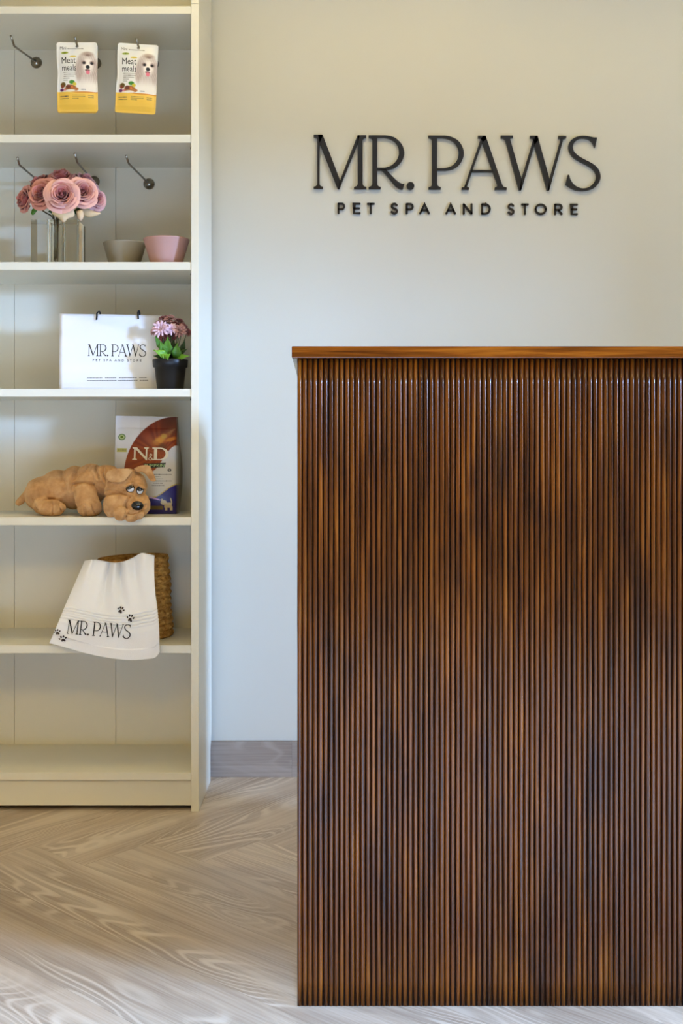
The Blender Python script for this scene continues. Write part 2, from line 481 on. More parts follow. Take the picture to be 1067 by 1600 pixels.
TZ0 = H+(HY-559.0)*1.868/F; TZ1 = H+(HY-541.0)*1.868/F
obj('carcass', box(CX0+0.001, CX1-0.001, CY+0.003, CB-0.02, 0.0, TZ0), M_white, ct)
mod_bevel(obj('worktop', box(-0.0812, CX1+0.008, 1.868, CB, TZ0, TZ1), M_ctop, ct), 0.0012, 2)
bm = bmesh.new(); rl = bm.verts.layers.float.new('rnd')
pitch = 8.28/955.0
n = int((CX1-CX0)/pitch); NZ = 26; NP = 8
rr = random.Random(11)
ztop = TZ0-0.0005; zbot = 0.0015
prev_col = 0.5
for i in range(n):
    cx = CX0+pitch*(i+0.5)
    r0 = pitch*0.415*rr.uniform(0.95, 1.02)
    col_ = min(1, max(0, 0.35*prev_col+0.65*rr.random())); prev_col = col_
    ph = rr.uniform(0, 9); amp = rr.uniform(0.0, 0.00028)
    rings = []
    for j in range(NZ+1):
        z = zbot+(ztop-zbot)*j/NZ
        rj = r0*(1+0.05*math.sin(ph*3+j*0.9))
        ox = amp*math.sin(ph+j*0.55)
        if j == 0: rj *= 0.93
        ring = []
        for k in range(NP+1):
            a = PI*k/NP
            v = bm.verts.new((cx+ox-rj*math.cos(a), CY-rj*1.15*math.sin(a)**0.8, z)); v[rl] = col_
            ring.append(v)
        rings.append(ring)
    for a, b in zip(rings, rings[1:]):
        for k in range(NP): bm.faces.new((a[k], a[k+1], b[k+1], b[k]))
    bm.faces.new(rings[0]); bm.faces.new(rings[-1][::-1])
M_backing = mat('gap_shade_backing', rgb(16, 7, 3), 0.8, spec=0.1)  # near-black colour stands in for the shade between the reeds
rp = obj('reeded_panel', bm, M_reed, ct, True)
rp['label'] = 'glossy brown vertical reeds side by side'
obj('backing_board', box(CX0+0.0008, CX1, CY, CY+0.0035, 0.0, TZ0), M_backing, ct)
# slim pale moulding tucked under the overhang on the left side
bm = bmesh.new()
pts = [(-0.0806, TZ0-0.0002), (CX0+0.0009, TZ0-0.0002), (CX0+0.0009, TZ0-0.030)]
a = [bm.verts.new((x, CY+0.001, z)) for x, z in pts]; b = [bm.verts.new((x, CB-0.02, z)) for x, z in pts]
bm.faces.new(a); bm.faces.new(b[::-1])
for i in range(3): bm.faces.new((a[i], b[i], b[(i+1) % 3], a[(i+1) % 3]))
o = obj('moulding', bm, noisy('grey_board', rgb(165, 165, 155), rgb(140, 140, 130), 300, rough=0.7), ct); o['label'] = 'pale grey moulding strip under the top'

# ------------------------------------------------------------------ lettering
def Z(ox, pts, oy=200, s=8.892): return [(ox+x/s, oy+y/s) for x, y in pts]
GL = {}
GL['M'] = [Z(480, p) for p in (
    [(90,92),(213,92),(213,110),(172,210),(172,780),(185,805),(218,815),(218,843),(90,843),(90,815),(120,808),(138,780),(138,160),(128,135),(90,126)],
    [(150,92),(213,92),(458,730),(445,845),(422,845),(172,212)],
    [(432,845),(447,845),(703,215),(730,100),(700,100),(452,735)],
    [(700,100),(820,100),(820,132),(790,138),(770,160),(770,780),(785,808),(820,818),(820,848),(650,848),(650,818),(685,808),(700,780)])]
GL['R'] = [Z(570, p) for p in (
    [(52,102),(172,102),(172,780),(188,808),(220,818),(220,848),(52,848),(52,818),(85,808),(103,780),(103,165),(90,140),(52,132)],
    [(170,102)]+smooth_path([(290,102),(400,125),(480,185),(530,260),(548,345),(530,425),(480,500),(400,560),(290,583)],3)+[(170,583),(170,552)]+smooth_path([(280,552),(370,520),(435,455),(470,380),(473,310),(455,245),(410,185),(340,148),(270,132)],3)+[(170,132)],
    [(215,575),(290,570),(340,625),(420,710),(480,758),(520,775),(550,772),(538,810),(525,852),(480,845),(420,800),(350,715),(290,640),(240,590)])]
GL['.'] = [Z(570, circle(633, 803, 54))]
GL['P'] = [Z(660, p) for p in (
    [(82,105),(205,105),(205,780),(220,808),(255,822),(255,852),(85,852),(85,822),(118,812),(132,785),(132,170),(118,142),(82,134)],
    [(203,105)]+smooth_path([(310,105),(400,122),(490,170),(550,250),(575,345),(555,440),(500,520),(420,570),(320,590)],3)+[(203,590),(203,560)]+smooth_path([(310,558),(400,530),(465,470),(498,400),(503,320),(480,245),(420,180),(350,148),(280,135)],3)+[(203,135)])]
GL['A'] = [Z(660, p) for p in (
    [(812,150),(850,150),(618,815),(582,815)],
    [(772,108),(878,108),(890,150),(850,190),(820,150),(805,140),(772,138)],
    [(685,583),(975,583),(985,613),(675,613)],
    [(545,825),(575,822),(590,800),(620,800),(622,822),(648,825),(648,855),(545,855)])] + [Z(750,
    [(78,108),(305,780),(325,815),(370,825),(370,857),(205,857),(205,825),(235,815),(240,790),(35,205),(15,150),(40,108)])]
GL['W'] = [Z(750, p) for p in (
    [(290,105),(457,105),(457,138),(425,140),(420,160),(575,700),(575,860),(540,860),(365,210),(350,165),(330,142),(290,136)],
    [(550,860),(575,860),(765,200),(745,140),(573,715)],
    [(695,108),(800,108),(815,160),(755,235),(738,150),(720,142),(695,140)],
    [(800,108),(965,705),(965,862),(930,862),(750,225),(760,120)])] + [Z(840, p) for p in (
    [(140,862),(163,862),(358,145),(322,145),(165,710)],
    [(288,112),(398,112),(398,142),(355,150),(325,150),(312,145),(288,142)])]
GL['S'] = [Z(840, smooth_path([(828,132),(795,272)],1)+smooth_path([(788,272),(775,225),(740,175),(690,150),(620,142),(560,158),(510,200),(490,250),(495,300),(520,345),(580,395),(660,440),(740,480),(810,530),(855,590),(875,665),(865,730),(830,790),(780,835),(700,865),(620,872),(530,862),(450,825),(388,782)],2)+smooth_path([(418,650),(438,650)],1)+smooth_path([(450,700),(480,755),(530,805),(590,832),(650,837),(715,820),(770,775),(805,720),(812,660),(795,605),(750,555),(680,510),(600,470),(520,425),(465,370),(432,305),(428,240),(455,180),(510,135),(580,112),(650,108),(720,118),(780,130)],2))]
def sans(ch, x0, x1, y0=317.6, y1=332.4, w_=3.2):
    """plain geometric capitals as rounded strokes; box given by stroke centre lines"""
    x0 += w_/2; x1 -= w_/2
    W = x1-x0; Hh = y1-y0; X = lambda a: x0+W*a; Y = lambda b: y0+Hh*b
    p = lambda *q: [(X(a), Y(b)) for a, b in q]
    def arc(cx, cy, rx, ry, a0, a1, n=10): return [(X(cx)+rx*W*math.cos(math.radians(a0+(a1-a0)*k/n)), Y(cy)+ry*Hh*math.sin(math.radians(a0+(a1-a0)*k/n))) for k in range(n+1)]
    S = []
    if ch == 'P': S = [p((0,0),(0,1)), p((0,0),(.5,0))+arc(.55,.29,.45,.29,-90,90)+p((0,.58))]
    if ch == 'R': S = [p((0,0),(0,1)), p((0,0),(.5,0))+arc(.55,.28,.45,.28,-90,90)+p((0,.56)), p((.5,.56),(1,1))]
    if ch == 'E': S = [p((1,0),(0,0),(0,1),(1,1)), p((0,.5),(.88,.5))]
    if ch == 'T': S = [p((0,0),(1,0)), p((.5,0),(.5,1))]
    if ch == 'A': S = [p((0,1),(.5,0),(1,1)), p((.2,.66),(.8,.66))]
    if ch == 'N': S = [p((0,1),(0,0)), p((0,0),(1,1)), p((1,1),(1,0))]
    if ch == 'D': S = [p((0,0),(0,1)), p((0,0),(.4,0))+arc(.4,.5,.6,.5,-90,90)+p((0,1))]
    if ch == 'O': S = [arc(.5,.5,.5,.5,0,180,14), arc(.5,.5,.5,.5,180,360,14)]
    if ch == 'S': S = [smooth_path(p((.93,.14),(.55,-.02),(.12,.12),(.12,.36),(.5,.5),(.9,.64),(.92,.88),(.5,1.03),(.04,.84)),3)]
    if ch == 'M': S = [p((0,1),(0,0)), p((0,0),(.5,.7),(1,0)), p((1,0),(1,1))]
    if ch == 'U': S = [p((0,0),(0,.6))+arc(.5,.6,.5,.4,180,0)+p((1,0))]
    if ch == 'K': S = [p((0,0),(0,1)), p((1,0),(0,.55)), p((.3,.42),(1,1))]
    if ch == 'I': S = [p((.5,0),(.5,1))]
    return [stroke(s, w_) for s in S]
SMALL = [('P',527.3,539.3),('E',551.6,563.6),('T',573,585.7),('S',610,622.3),('P',634,646.6),('A',655,671.8),('A',696,712.7),('N',723.2,738.6),('D',752,767.2),('S',793,804.6),('T',814.4,826.7),('O',835.8,854.8),('R',866.3,879.6),('E',892,903.6)]
def small_polys():
    out = []
    for ch, a, b in SMALL:
        dy = (a-527)*0.0045
        out.append((ch, [[(x, y+dy) for x, y in q] for q in sans(ch, a, b)]))
    return out
sg = thing('wall_sign', 'black raised letters reading MR. PAWS PET SPA AND STORE on the cream wall', 'sign', tuple(P(715, 270, 3.165)))
def wallmap(x, y, h): 
    p = P(x, y, 3.160); return Vector((p.x, 3.170-h, p.z))
for ch in 'MR.PAWS':
    bm = bmesh.new()
    for q in GL[ch]: flat_poly(bm, q, wallmap, 0.0, 0.010)
    obj('full_stop' if ch == '.' else 'letter', bm, M_black, sg)
for ch, polys in small_polys():
    bm = bmesh.new()
    for q in polys: flat_poly(bm, q, wallmap, 0.0, 0.006)
    obj('small_letter', bm, M_black, sg)

# text in the built-in typeface, as flat triangles
def text_tris(s):
    cu = bpy.data.curves.new('t', 'FONT'); cu.body = s; cu.resolution_u = 2
    o = bpy.data.objects.new('t', cu); C.objects.link(o)
    dg = bpy.context.evaluated_depsgraph_get(); dg.update()
    me = bpy.data.meshes.new_from_object(o.evaluated_get(dg))
    me.calc_loop_triangles()
    vs = [(v.co.x, v.co.y) for v in me.vertices]; tr = [tuple(t.vertices) for t in me.loop_triangles]
    bpy.data.objects.remove(o); bpy.data.curves.remove(cu); bpy.data.meshes.remove(me)
    return vs, tr
def put_text(bm, s, x0, x1, ytop, ybot, fmap, h):
    """fits the word into the box x0..x1, ytop..ybot (y down)"""
    vs, tr = text_tris(s)
    if not vs: return
    ax, bx_ = min(v[0] for v in vs), max(v[0] for v in vs); ay, by = min(v[1] for v in vs), max(v[1] for v in vs)
    nv = [bm.verts.new(fmap(x0+(x1-x0)*(v[0]-ax)/(bx_-ax), ybot+(ytop-ybot)*(v[1]-ay)/(by-ay), h)) for v in vs]
    for t in tr:
        try: bm.faces.new([nv[i] for i in t])
        except ValueError: pass

# ------------------------------------------------------------------ hooks
def hook(label, base, bend, tip, Yb, Yt):
    b = P(*base, BYB); t = thing('wall_hook', label, 'hook', tuple(b), 'steel hooks on the bookcase back')
    bm = bmesh.new(); Mx = Matrix.Rotation(PI/2, 3, 'X')
    lathe(bm, [(0.0155, 0), (0.0155, 0.002), (0.0150, 0.004), (0.011, 0.009), (0.006, 0.0125), (0.0035, 0.0135)], b, 32, axis=Mx)
    obj('base_plate', bm, M_metal, t, True)
    q = P(*bend, Yb); e = P(*tip, Yt)
    s = b+Vector((0, -0.011, 0))
    d1 = (q-s).normalized(); d2 = (e-q).normalized()
    pts = [s, s.lerp(q, 0.5), q-d1*0.008, q-d1*0.003, q+d2*0.003, q+d2*0.008, e]
    bm = bmesh.new(); tube(bm, pts, 0.0027, 12); obj('arm', bm, M_metal, t, True)
hook('empty steel hook beside the two hanging pouches, top compartment', (57, 98), (22, 72), (17, 56), 2.896, 2.868)
hook('steel hook in the top compartment holding the left pair of pouches', (149.5, 99), (121, 72), (117, 58.5), 2.896, 2.868)
hook('steel hook in the top compartment holding the rightmost pouch', (239.5, 100), (217, 75), (213, 60.5), 2.896, 2.868)
hook('leftmost steel hook above the pink roses, its base hidden by blooms', (66, 288), (30, 257.5), (27, 246), 2.90, 2.875)
hook('steel hook whose round base peeks out right of the roses', (147, 284), (121, 254), (116.5, 240), 2.90, 2.872)
hook('rightmost steel hook on the back above the two bowls', (233, 287.5), (201, 255.5), (197, 243), 2.90, 2.872)

# ------------------------------------------------------------------ painted foil helpers
def grid_obj(name, nx, ny, fmap, painter, m, parent, back=None, local=True):
    U, V = np.meshgrid(np.linspace(0, 1, nx), np.linspace(0, 1, ny))
    u = U.ravel(); v = V.ravel()
    pts = [fmap(a, b) for a, b in zip(u, v)]
    col = painter(u, v)
    faces = [(j*nx+i, (j+1)*nx+i, (j+1)*nx+i+1, j*nx+i+1) for j in range(ny-1) for i in range(nx-1)]
    if back is not None:
        off = len(pts); cb = back[1]
        pts += [back[0](a, b) for a, b in zip(u, v)]
        col = np.vstack([col, np.tile(np.array(cb), (len(u), 1))])
        faces += [(off+j*nx+i, off+j*nx+i+1, off+(j+1)*nx+i+1, off+(j+1)*nx+i) for j in range(ny-1) for i in range(nx-1)]
        ring = [i for i in range(nx)]+[j*nx+nx-1 for j in range(1, ny)]+[(ny-1)*nx+i for i in range(nx-2, -1, -1)]+[j*nx for j in range(ny-2, 0, -1)]
        for a, b in zip(ring, ring[1:]+ring[:1]): faces.append((a, b, off+b, off+a))
    me = bpy.data.meshes.new(name); me.from_pydata([tuple(p) for p in pts], [], faces)
    at = me.color_attributes.new('paint', 'FLOAT_COLOR', 'POINT')
    c4 = np.ones((len(pts), 4)); c4[:, :3] = lin(np.clip(col, 0, 255)/255)
    at.data.foreach_set('color', c4.ravel())
    for p in me.polygons: p.use_smooth = True
    me.materials.append(m); me.update()
    o = bpy.data.objects.new(name, me); C.objects.link(o); o.parent = parent
    return o
def paint_mat(name, rough=0.3, coat=0.0, spec=0.5, bump=0.0, bs=60):
    m = mat(name, (1, 1, 1, 1), rough, spec=spec, coat=coat); t = NT(m)
    a = t.n('ShaderNodeAttribute', attribute_name='paint'); t.col(a.outputs['Color'])
    if bump: t.bump(t.noise(t.coords(), bs, 2), bump, 0.002)
    return m
M_foil = paint_mat('printed_foil', 0.28, 0.3, 0.5, 0.25, 45)
def ss(e0, e1, x):
    t = np.clip((x-e0)/(e1-e0), 0, 1); return t*t*(3-2*t)
def blob(X, Y, cx, cy, rx, ry, soft=0.15, rot=0):
    c, s = math.cos(rot), math.sin(rot)
    dx, dy = X-cx, Y-cy; a = (dx*c+dy*s)/rx; b = (-dx*s+dy*c)/ry
    return 1-ss(1-soft, 1+soft, np.sqrt(a*a+b*b))
def over(img, c, m): return img*(1-m[:, None])+np.array(c, float)*m[:, None]
def hsh(X, Y, k=1.0):
    return np.sin(X*12.9898*k+Y*78.233*k+np.sin(X*3.1*k)*4)*0.5+0.5

# ------------------------------------------------------------------ pouches
def paint_pouch(u, v):
    X = u*63; Y = v*110
    im = np.tile(np.array([232., 232, 230]), (len(u), 1))
    im = over(im, (214, 216, 216), ss(0.8, 1, u)*0.5)
    # dog: long pale hair
    fur = np.maximum.reduce([blob(X, Y, 47, 33, 15, 17), blob(X, Y, 37, 46, 8, 20, .2), blob(X, Y, 59, 48, 8, 22, .2), blob(X, Y, 50, 66, 18, 20, .25)])
    im = over(im, (236, 232, 228), fur)
    st = 0.5+0.5*np.sin(X*2.6+np.sin(Y*.25)*2.5+Y*.15)
    im = over(im, (168, 148, 142), fur*(0.25+0.5*st)*(1-ss(52, 70, Y)))
    im = over(im, (160, 138, 130), blob(X, Y, 36.5, 44, 5, 17, .4, 0.12)*0.55*(0.5+st*.5))
    im = over(im, (168, 148, 140), blob(X, Y, 59, 46, 4, 16, .4)*0.5*(0.5+st*.5))
    im = over(im, (150, 128, 120), blob(X, Y, 49, 19.5, 8, 3.6, .5)*0.6)
    im = over(im, (120, 96, 90), blob(X, Y, 49, 21.5, 3.5, 1.6, .5)*0.7)
    im = over(im, (238, 230, 224), blob(X, Y, 49, 38, 7.5, 11, .35))
    for sx in (-1, 1):
        im = over(im, (130, 104, 96), blob(X, Y, 49+sx*6.2, 33.5, 3.4, 3.2, .4)*0.7)
        im = over(im, (26, 18, 18), blob(X, Y, 49+sx*5.8, 34, 2.3, 2.0, .25))
    im = over(im, (18, 16, 18), blob(X, Y, 48.8, 40.2, 3.0, 2.8, .2))
    im = over(im, (110, 70, 66), blob(X, Y, 48.5, 45.2, 3.6, 1.6, .4))
    im = over(im, (226, 120, 138), blob(X, Y, 49, 48.3, 3.0, 3.2, .25))
    # vegetables and kibble
    for cx, cy, rx, ry, c in ((10, 68, 4, 4, (96, 78, 30)), (9, 70.5, 2.5, 2.5, (130, 60, 40)), (8, 76, 3, 2.4, (96, 40, 100)), (13, 75.5, 2.5, 2, (214, 140, 150)),
                              (22, 73, 8.5, 5, (150, 92, 40)), (18, 71, 3.4, 3, (110, 50, 30)), (24, 64, 4.4, 3.0, (56, 130, 40)), (28, 67, 3, 2.6, (206, 190, 60)),
                              (28, 75, 6, 3, (176, 112, 60)), (22, 77, 7, 1.6, (230, 226, 220)), (24, 71.5, 2, 1.6, (220, 120, 50))):
        im = over(im, c, blob(X, Y, cx, cy, rx, ry, .2))
    edge = 78.5+1.4*np.sin(u*2.2)
    im = over(im, (238, 196, 84), ss(edge-.5, edge+.5, Y))
    im = over(im, (214, 140, 40), blob(Y, X*0, edge, 0, 0.9, 1, .3)*ss(.3, .5, u))
    im = over(im, (226, 182, 68), ss(98, 100, Y)*0.6)
    # lettering lines too small to read
    for y, x0, x1, t in ((10.2, 17, 42, .8), (52, 10, 31, .75), (55, 10, 28, .7), (58, 10, 20, .75), (61, 10, 17, .7), (48.7, 9, 30, .5),
                         (86, 5, 18, .85), (89.5, 5, 19, .85), (84.5, 24, 44, .5), (87, 24, 44, .5), (89.5, 24, 34, .5), (85, 48, 57, .5), (88, 49, 57, .5)):
        m_ = (np.abs(Y-y) < 0.75)*(X > x0)*(X < x1)*t*(0.35+0.65*(np.sin(X*5.3+y*7) > -.25))
        im = over(im, (90, 84, 74), m_.astype(float))
    im = over(im, (160, 178, 40), blob(X, Y, 13, 17, 5.5, 1.8, .2))
    im = over(im, (60, 62, 20), (blob(X, Y, 13, 17, 4.5, 1.0, .2)*(np.sin(X*4) > 0)).astype(float)*.8)
    im = over(im, (216, 190, 50), blob(X, Y, 26, 23.2, 5.2, 1.3, .2))
    im = over(im, (60, 70, 110), ((np.abs(Y-75.5) < .9)*(X > 37)*(X < 45)*(np.sin(X*4) > -.3)).astype(float)*.8)
    im = over(im, (30, 26, 22), blob(X, Y, 31.5, 6.5, 1.9, 1.5, .2))
    return im
M_ink = mat('black_ink', rgb(34, 34, 32), 0.4)
def make_pouch(label, loc, rz, roll, grp='pet food pouches hanging on hooks'):
    t = thing('food_pouch', label, 'pet food pouch', loc, grp)
    t.rotation_euler = (0, roll, rz)
    W = 0.102; Hh = 0.1765; hx, hy = 0.5, 0.058     # hole position = origin
    def shape(u, v):
        y = v*Hh; cr = 0.006
        e = min(y, Hh-y); k = cr-math.sqrt(max(0, cr*cr-(cr-e)**2)) if e < cr else 0
        wv = W/2-k - (0.0028*math.exp(-((v-0.45)/0.12)**2) if u < .5 else 0.001*math.exp(-((v-0.5)/0.15)**2))
        return (u-0.5)*2*wv, -(y-hy*Hh)
    def th(u, v):
        e = min(u, 1-u)*W; f_ = min(v, 1-v)*Hh
        s = min(1, max(0, (e-0.005)/0.03)); q = min(1, max(0, (f_-0.006)/0.04))
        return 0.0004+0.0075*math.sin(s*PI/2)*math.sin(q*PI/2)*(1.15-0.5*abs(v-0.72))
    ripple = lambda u, v: 0.0012*math.sin(v*9+u*3)
    f = lambda u, v: (shape(u, v)[0], -th(u, v)+ripple(u, v), shape(u, v)[1])
    b = lambda u, v: (shape(u, v)[0], th(u, v)*0.7+ripple(u, v), shape(u, v)[1])
    grid_obj('pouch', 110, 180, f, paint_pouch, M_foil, t, back=(b, (214, 178, 84)))
    fm = lambda x, y, h: Vector(f(x/63, y/110))+Vector((0, -h-0.0003, 0))
    for wd_, a_, b_, c_, d_ in (('Meat', 8, 30.5, 24.2, 34.5), ('meals', 8, 31, 36.2, 46), ('Mini', 5.5, 15, 6.8, 11.5)):
        bm = bmesh.new(); put_text(bm, wd_, a_, b_, c_, d_, fm, 0)
        obj('printed_word', bm, M_ink, t, world=False, recalc=False)
    return t
q = P(120.0, 72.5, 2.899)
p1 = make_pouch('yellow and white food pouch with shaggy dog, front one of the left pair', tuple(q+Vector((0, 0, 0))), 0.05, -0.015)
q2 = P(215.8, 75.0, 2.899)
def copy_thing(o, loc, rot, label):
    c = o.copy(); C.objects.link(c); c.location = loc; c.rotation_euler = rot; c['label'] = label
    for ch in o.children:
        d = ch.copy(); C.objects.link(d); d.parent = c
    return c
copy_thing(p1, tuple(P(121.5, 73.2, 2.938)+Vector((0.001, 0, -0.004))), (0, 0.012, -0.02), 'yellow and white food pouch hanging behind another, only its lower edge showing')
copy_thing(p1, tuple(q2), (0, 0.045, 0.06), 'yellow and white food pouch hanging alone on the right hook, slightly tilted')

# ------------------------------------------------------------------ glass vase and roses
M_glass = mat('clear_glass', (0.97, 1.0, 0.99, 1), 0.0, trans=1.0, ior=1.47)
gx0, gx1, gy0, gy1 = -0.786, -0.6695, 2.900, 2.994
gz0 = SH['Cc'][1]+0.0003; gz1 = 1.487
gcx = (gx0+gx1)/2-0.0015; gcy = (gy0+gy1)/2
vs_t = thing('glass_vase', 'clear thick square glass vase with round bore on the bookcase shelf', 'vase', (gcx, gcy, gz0))
bm = bmesh.new(); N = 64; br = 0.0235
sq = []
for k in range(N):
    a = 2*PI*k/N; c_, s_ = math.cos(a), math.sin(a); m_ = max(abs(c_), abs(s_))
    sq.append(((gx0+gx1)/2+c_/m_*(gx1-gx0)/2, gcy+s_/m_*(gy1-gy0)/2))
outt = [bm.verts.new((x, y, gz1)) for x, y in sq]; outb = [bm.verts.new((x, y, gz0)) for x, y in sq]
it = [bm.verts.new((gcx+br*math.cos(2*PI*k/N), gcy+br*math.sin(2*PI*k/N), gz1)) for k in range(N)]
ib = [bm.verts.new((gcx+br*math.cos(2*PI*k/N), gcy+br*math.sin(2*PI*k/N), gz0+0.008)) for k in range(N)]
for k in range(N):
    l = (k+1) % N
    bm.faces.new((outt[k], outt[l], it[l], it[k])); bm.faces.new((outb[k], outb[l], outt[l], outt[k]))
    bm.faces.new((it[k], it[l], ib[l], ib[k]))
bm.faces.new(outb[::-1]); bm.faces.new(ib)
go = obj('glass_block', bm, M_glass, vs_t)

def rose_mat(name, deep, mid, rim):
    m = mat(name, mid, 0.55, sheen=0.3); t = NT(m)
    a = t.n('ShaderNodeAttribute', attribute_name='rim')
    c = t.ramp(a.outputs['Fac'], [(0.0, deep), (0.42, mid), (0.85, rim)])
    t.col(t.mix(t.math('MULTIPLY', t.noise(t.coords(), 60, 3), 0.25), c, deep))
    return m
RM = [rose_mat('rose_petals_pink', rgb(160, 40, 62), rgb(214, 112, 116), rgb(244, 190, 174)),
      rose_mat('rose_petals_dusky', rgb(134, 42, 48), rgb(190, 92, 90), rgb(226, 156, 138)),
      rose_mat('rose_petals_mauve', rgb(152, 54, 76), rgb(204, 116, 128), rgb(236, 186, 182))]
M_stem = noisy('rose_stem', rgb(62, 62, 34), rgb(88, 74, 46), 60, rough=0.6)
M_leaf = noisy('green_leaf', rgb(86, 138, 40), rgb(60, 112, 34), 50, 0.2, 120, rough=0.45)
M_leafd = noisy('dark_leaf', rgb(44, 78, 34), rgb(32, 60, 26), 50, 0.2, 120, rough=0.45)
def rose_bloom(bm, c, axis, R, seed):
    """nested cupped petals around an axis; R = outer radius"""
    rl = bm.verts.layers.float.get('rim') or bm.verts.layers.float.new('rim')
    rr = random.Random(seed)
    q = Vector((0, 0, 1)).rotation_difference(Vector(axis).normalized()).to_matrix()
    c = Vector(c)
    # petal layers: (count, base radius, top radius, height, curl, angular half width)
    layers = [(1, .03, .07, .74, 0, PI*1.05), (2, .06, .13, .76, .01, 2.0), (2, .09, .20, .79, .03, 1.9), (3, .12, .28, .80, .05, 1.35), (3, .15, .37, .79, .07, 1.3), (4, .18, .46, .75, .10, 1.05), (4, .20, .56, .69, .13, 1.0), (5, .22, .67, .60, .17, .85), (5, .24, .80, .44, .22, .80), (5, .26, .94, .22, .27, .84)]
    for li, (cnt, rb, rt, hh, curl, hw) in enumerate(layers):
        off = rr.uniform(0, 6.28)
        for k in range(cnt):
            a0 = off+2*PI*k/cnt+rr.uniform(-.12, .12)
            jr = rr.uniform(.90, 1.06); jh = rr.uniform(.90, 1.06); tl = rr.uniform(-.05, .05)
            NU, NV = 13, 9; g = []
            for j in range(NV):
                v = j/(NV-1); row = []
                for i in range(NU):
                    s = -1+2*i/(NU-1)
                    wv = hw*(0.35+0.65*math.sin(min(1, v*1.35)*PI/2))
                    a = a0+s*wv
                    # rounded top outline
                    top = 1-0.36*abs(s)**1.5
                    vv = v*top
                    rad = rb+(rt-rb)*math.sin(vv*PI/2)**0.8
                    rad += 0.06*abs(s)**2*v*(-1 if (s > 0) else 0.6)   # overlap spiral
                    z = -0.42+ (hh+0.42)*vv
                    if v > .72:
                        t_ = (v-.72)/.28
                        rad += curl*t_*t_*.9; z -= curl*t_*t_*.75
                    rad += 0.015*math.sin(a*7+seed+li)*v
                    p = Vector((math.cos(a)*rad*jr, math.sin(a)*rad*jr, z*jh*0.8+tl*v))*R
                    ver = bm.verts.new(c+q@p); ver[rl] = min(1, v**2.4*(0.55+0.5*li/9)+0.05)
                    row.append(ver)
                g.append(row)
            for j in range(NV-1):
                for i in range(NU-1): bm.faces.new((g[j][i], g[j][i+1], g[j+1][i+1], g[j+1][i]))
vc = Vector((gcx, gcy, 0))
stem_foot = Vector((gcx-0.002, gcy, gz0+0.012))
ROSES = [ # px, py, Y, R(px), axis, material, label
    (98, 305, 2.872, 25.5, (0.05, -1, .12), 0, 'large open pink rose facing front at the middle of the bouquet'),
    (130, 300, 2.900, 21.5, (.38, -1, .16), 0, 'open pink rose just right of the middle bloom'),
    (66, 303, 2.898, 22, (-.38, -1, .18), 1, 'dusky pink rose just left of the middle bloom'),
    (96, 278, 2.935, 21, (0, -.55, 1), 1, 'pink rose tilted upward at the top middle of the bouquet'),
    (149, 311, 2.930, 18.5, (.85, -.8, .1), 2, 'mauve pink rose low at the right side of the bouquet'),
    (40, 312, 2.932, 20, (-.95, -.7, .1), 1, 'dusky rose at the far left edge of the bouquet'),
    (62, 287, 2.955, 20, (-.5, -.4, .9), 1, 'darker dusky rose at the upper left of the bouquet'),
    (132, 284, 2.955, 20, (.5, -.4, .9), 2, 'mauve rose at the upper right of the bouquet'),
    (150, 318, 2.985, 14, (1, .1, .1), 2, 'half hidden mauve rose behind the right side of the bouquet'),
    (97, 292, 2.998, 19, (0, .6, .9), 1, 'half hidden dusky rose at the back of the bouquet'),
]
M_sepal = noisy('sepal_green', rgb(96, 110, 50), rgb(70, 86, 38), 60, rough=0.6)
for i, (px, py, Y, rp_, ax, mi, lab) in enumerate(ROSES):
    c = P(px, py, Y); R = rp_*Y/F
    t = thing('rose', lab, 'rose', tuple(c), 'pink roses in the glass vase')
    bm = bmesh.new(); rose_bloom(bm, c, ax, R, i*5+2)
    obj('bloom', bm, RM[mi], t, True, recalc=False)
    A = Vector(ax).normalized()
    b = c-A*R*0.30
    a_ = 2*PI*i/len(ROSES)
    foot = stem_foot+Vector((math.cos(a_)*0.007, math.sin(a_)*0.007, 0.004*(i % 3)))
    neck = Vector((gcx+math.cos(a_)*0.009, gcy+math.sin(a_)*0.009, gz1+0.004))
    pts = smooth_path([tuple(b), tuple(b.lerp(neck, 0.5)-A*0.006), tuple(neck), tuple(foot)], 5)
    bm = bmesh.new(); tube(bm, pts, 0.0019, 8); obj('stem', bm, M_stem, t, True)
    bm = bmesh.new()
    q = Vector((0, 0, 1)).rotation_difference(A).to_matrix()
    lathe(bm, [(0.002, -R*0.42), (R*0.26, -R*0.34), (R*0.30, -R*0.22)], c, 12, axis=q, cap1=False)
    obj('sepal', bm, M_sepal, t, True)
# loose outer petals hanging under the front bloom, and a few leaves
def petal_sheet(bm, pts_px, Y, bulge=0.006):
    pts = smooth_path(pts_px+[pts_px[0]], 3)[:-1]
    cx = sum(p[0] for p in pts)/len(pts); cy = sum(p[1] for p in pts)/len(pts)
    cen = bm.verts.new(P(cx, cy, Y-bulge)); rings = []
    for s in (0.5, 0.8, 1.0):
        rings.append([bm.verts.new(P(cx+(x-cx)*s, cy+(y-cy)*s, Y-bulge*(1-s*s))) for x, y in pts])
    n_ = len(pts)
    for i in range(n_): bm.faces.new((cen, rings[0][i], rings[0][(i+1) % n_]))
    for a, b in zip(rings, rings[1:]):
        for i in range(n_): bm.faces.new((a[i], b[i], b[(i+1) % n_], a[(i+1) % n_]))
M_pale = noisy('pale_petal', rgb(232, 196, 178), rgb(214, 200, 140), 35, rough=0.6)
rose0 = [o for o in C.objects if o.name == 'rose'][0]
bm = bmesh.new(); petal_sheet(bm, [(81, 334), (84, 325), (97, 322), (113, 325), (116, 337), (106, 342), (100, 347.5), (93, 342)], 2.878)
o = obj('loose_petal', bm, M_pale, rose0, True); o['label'] = 'pale pink and yellow loose outer petal'
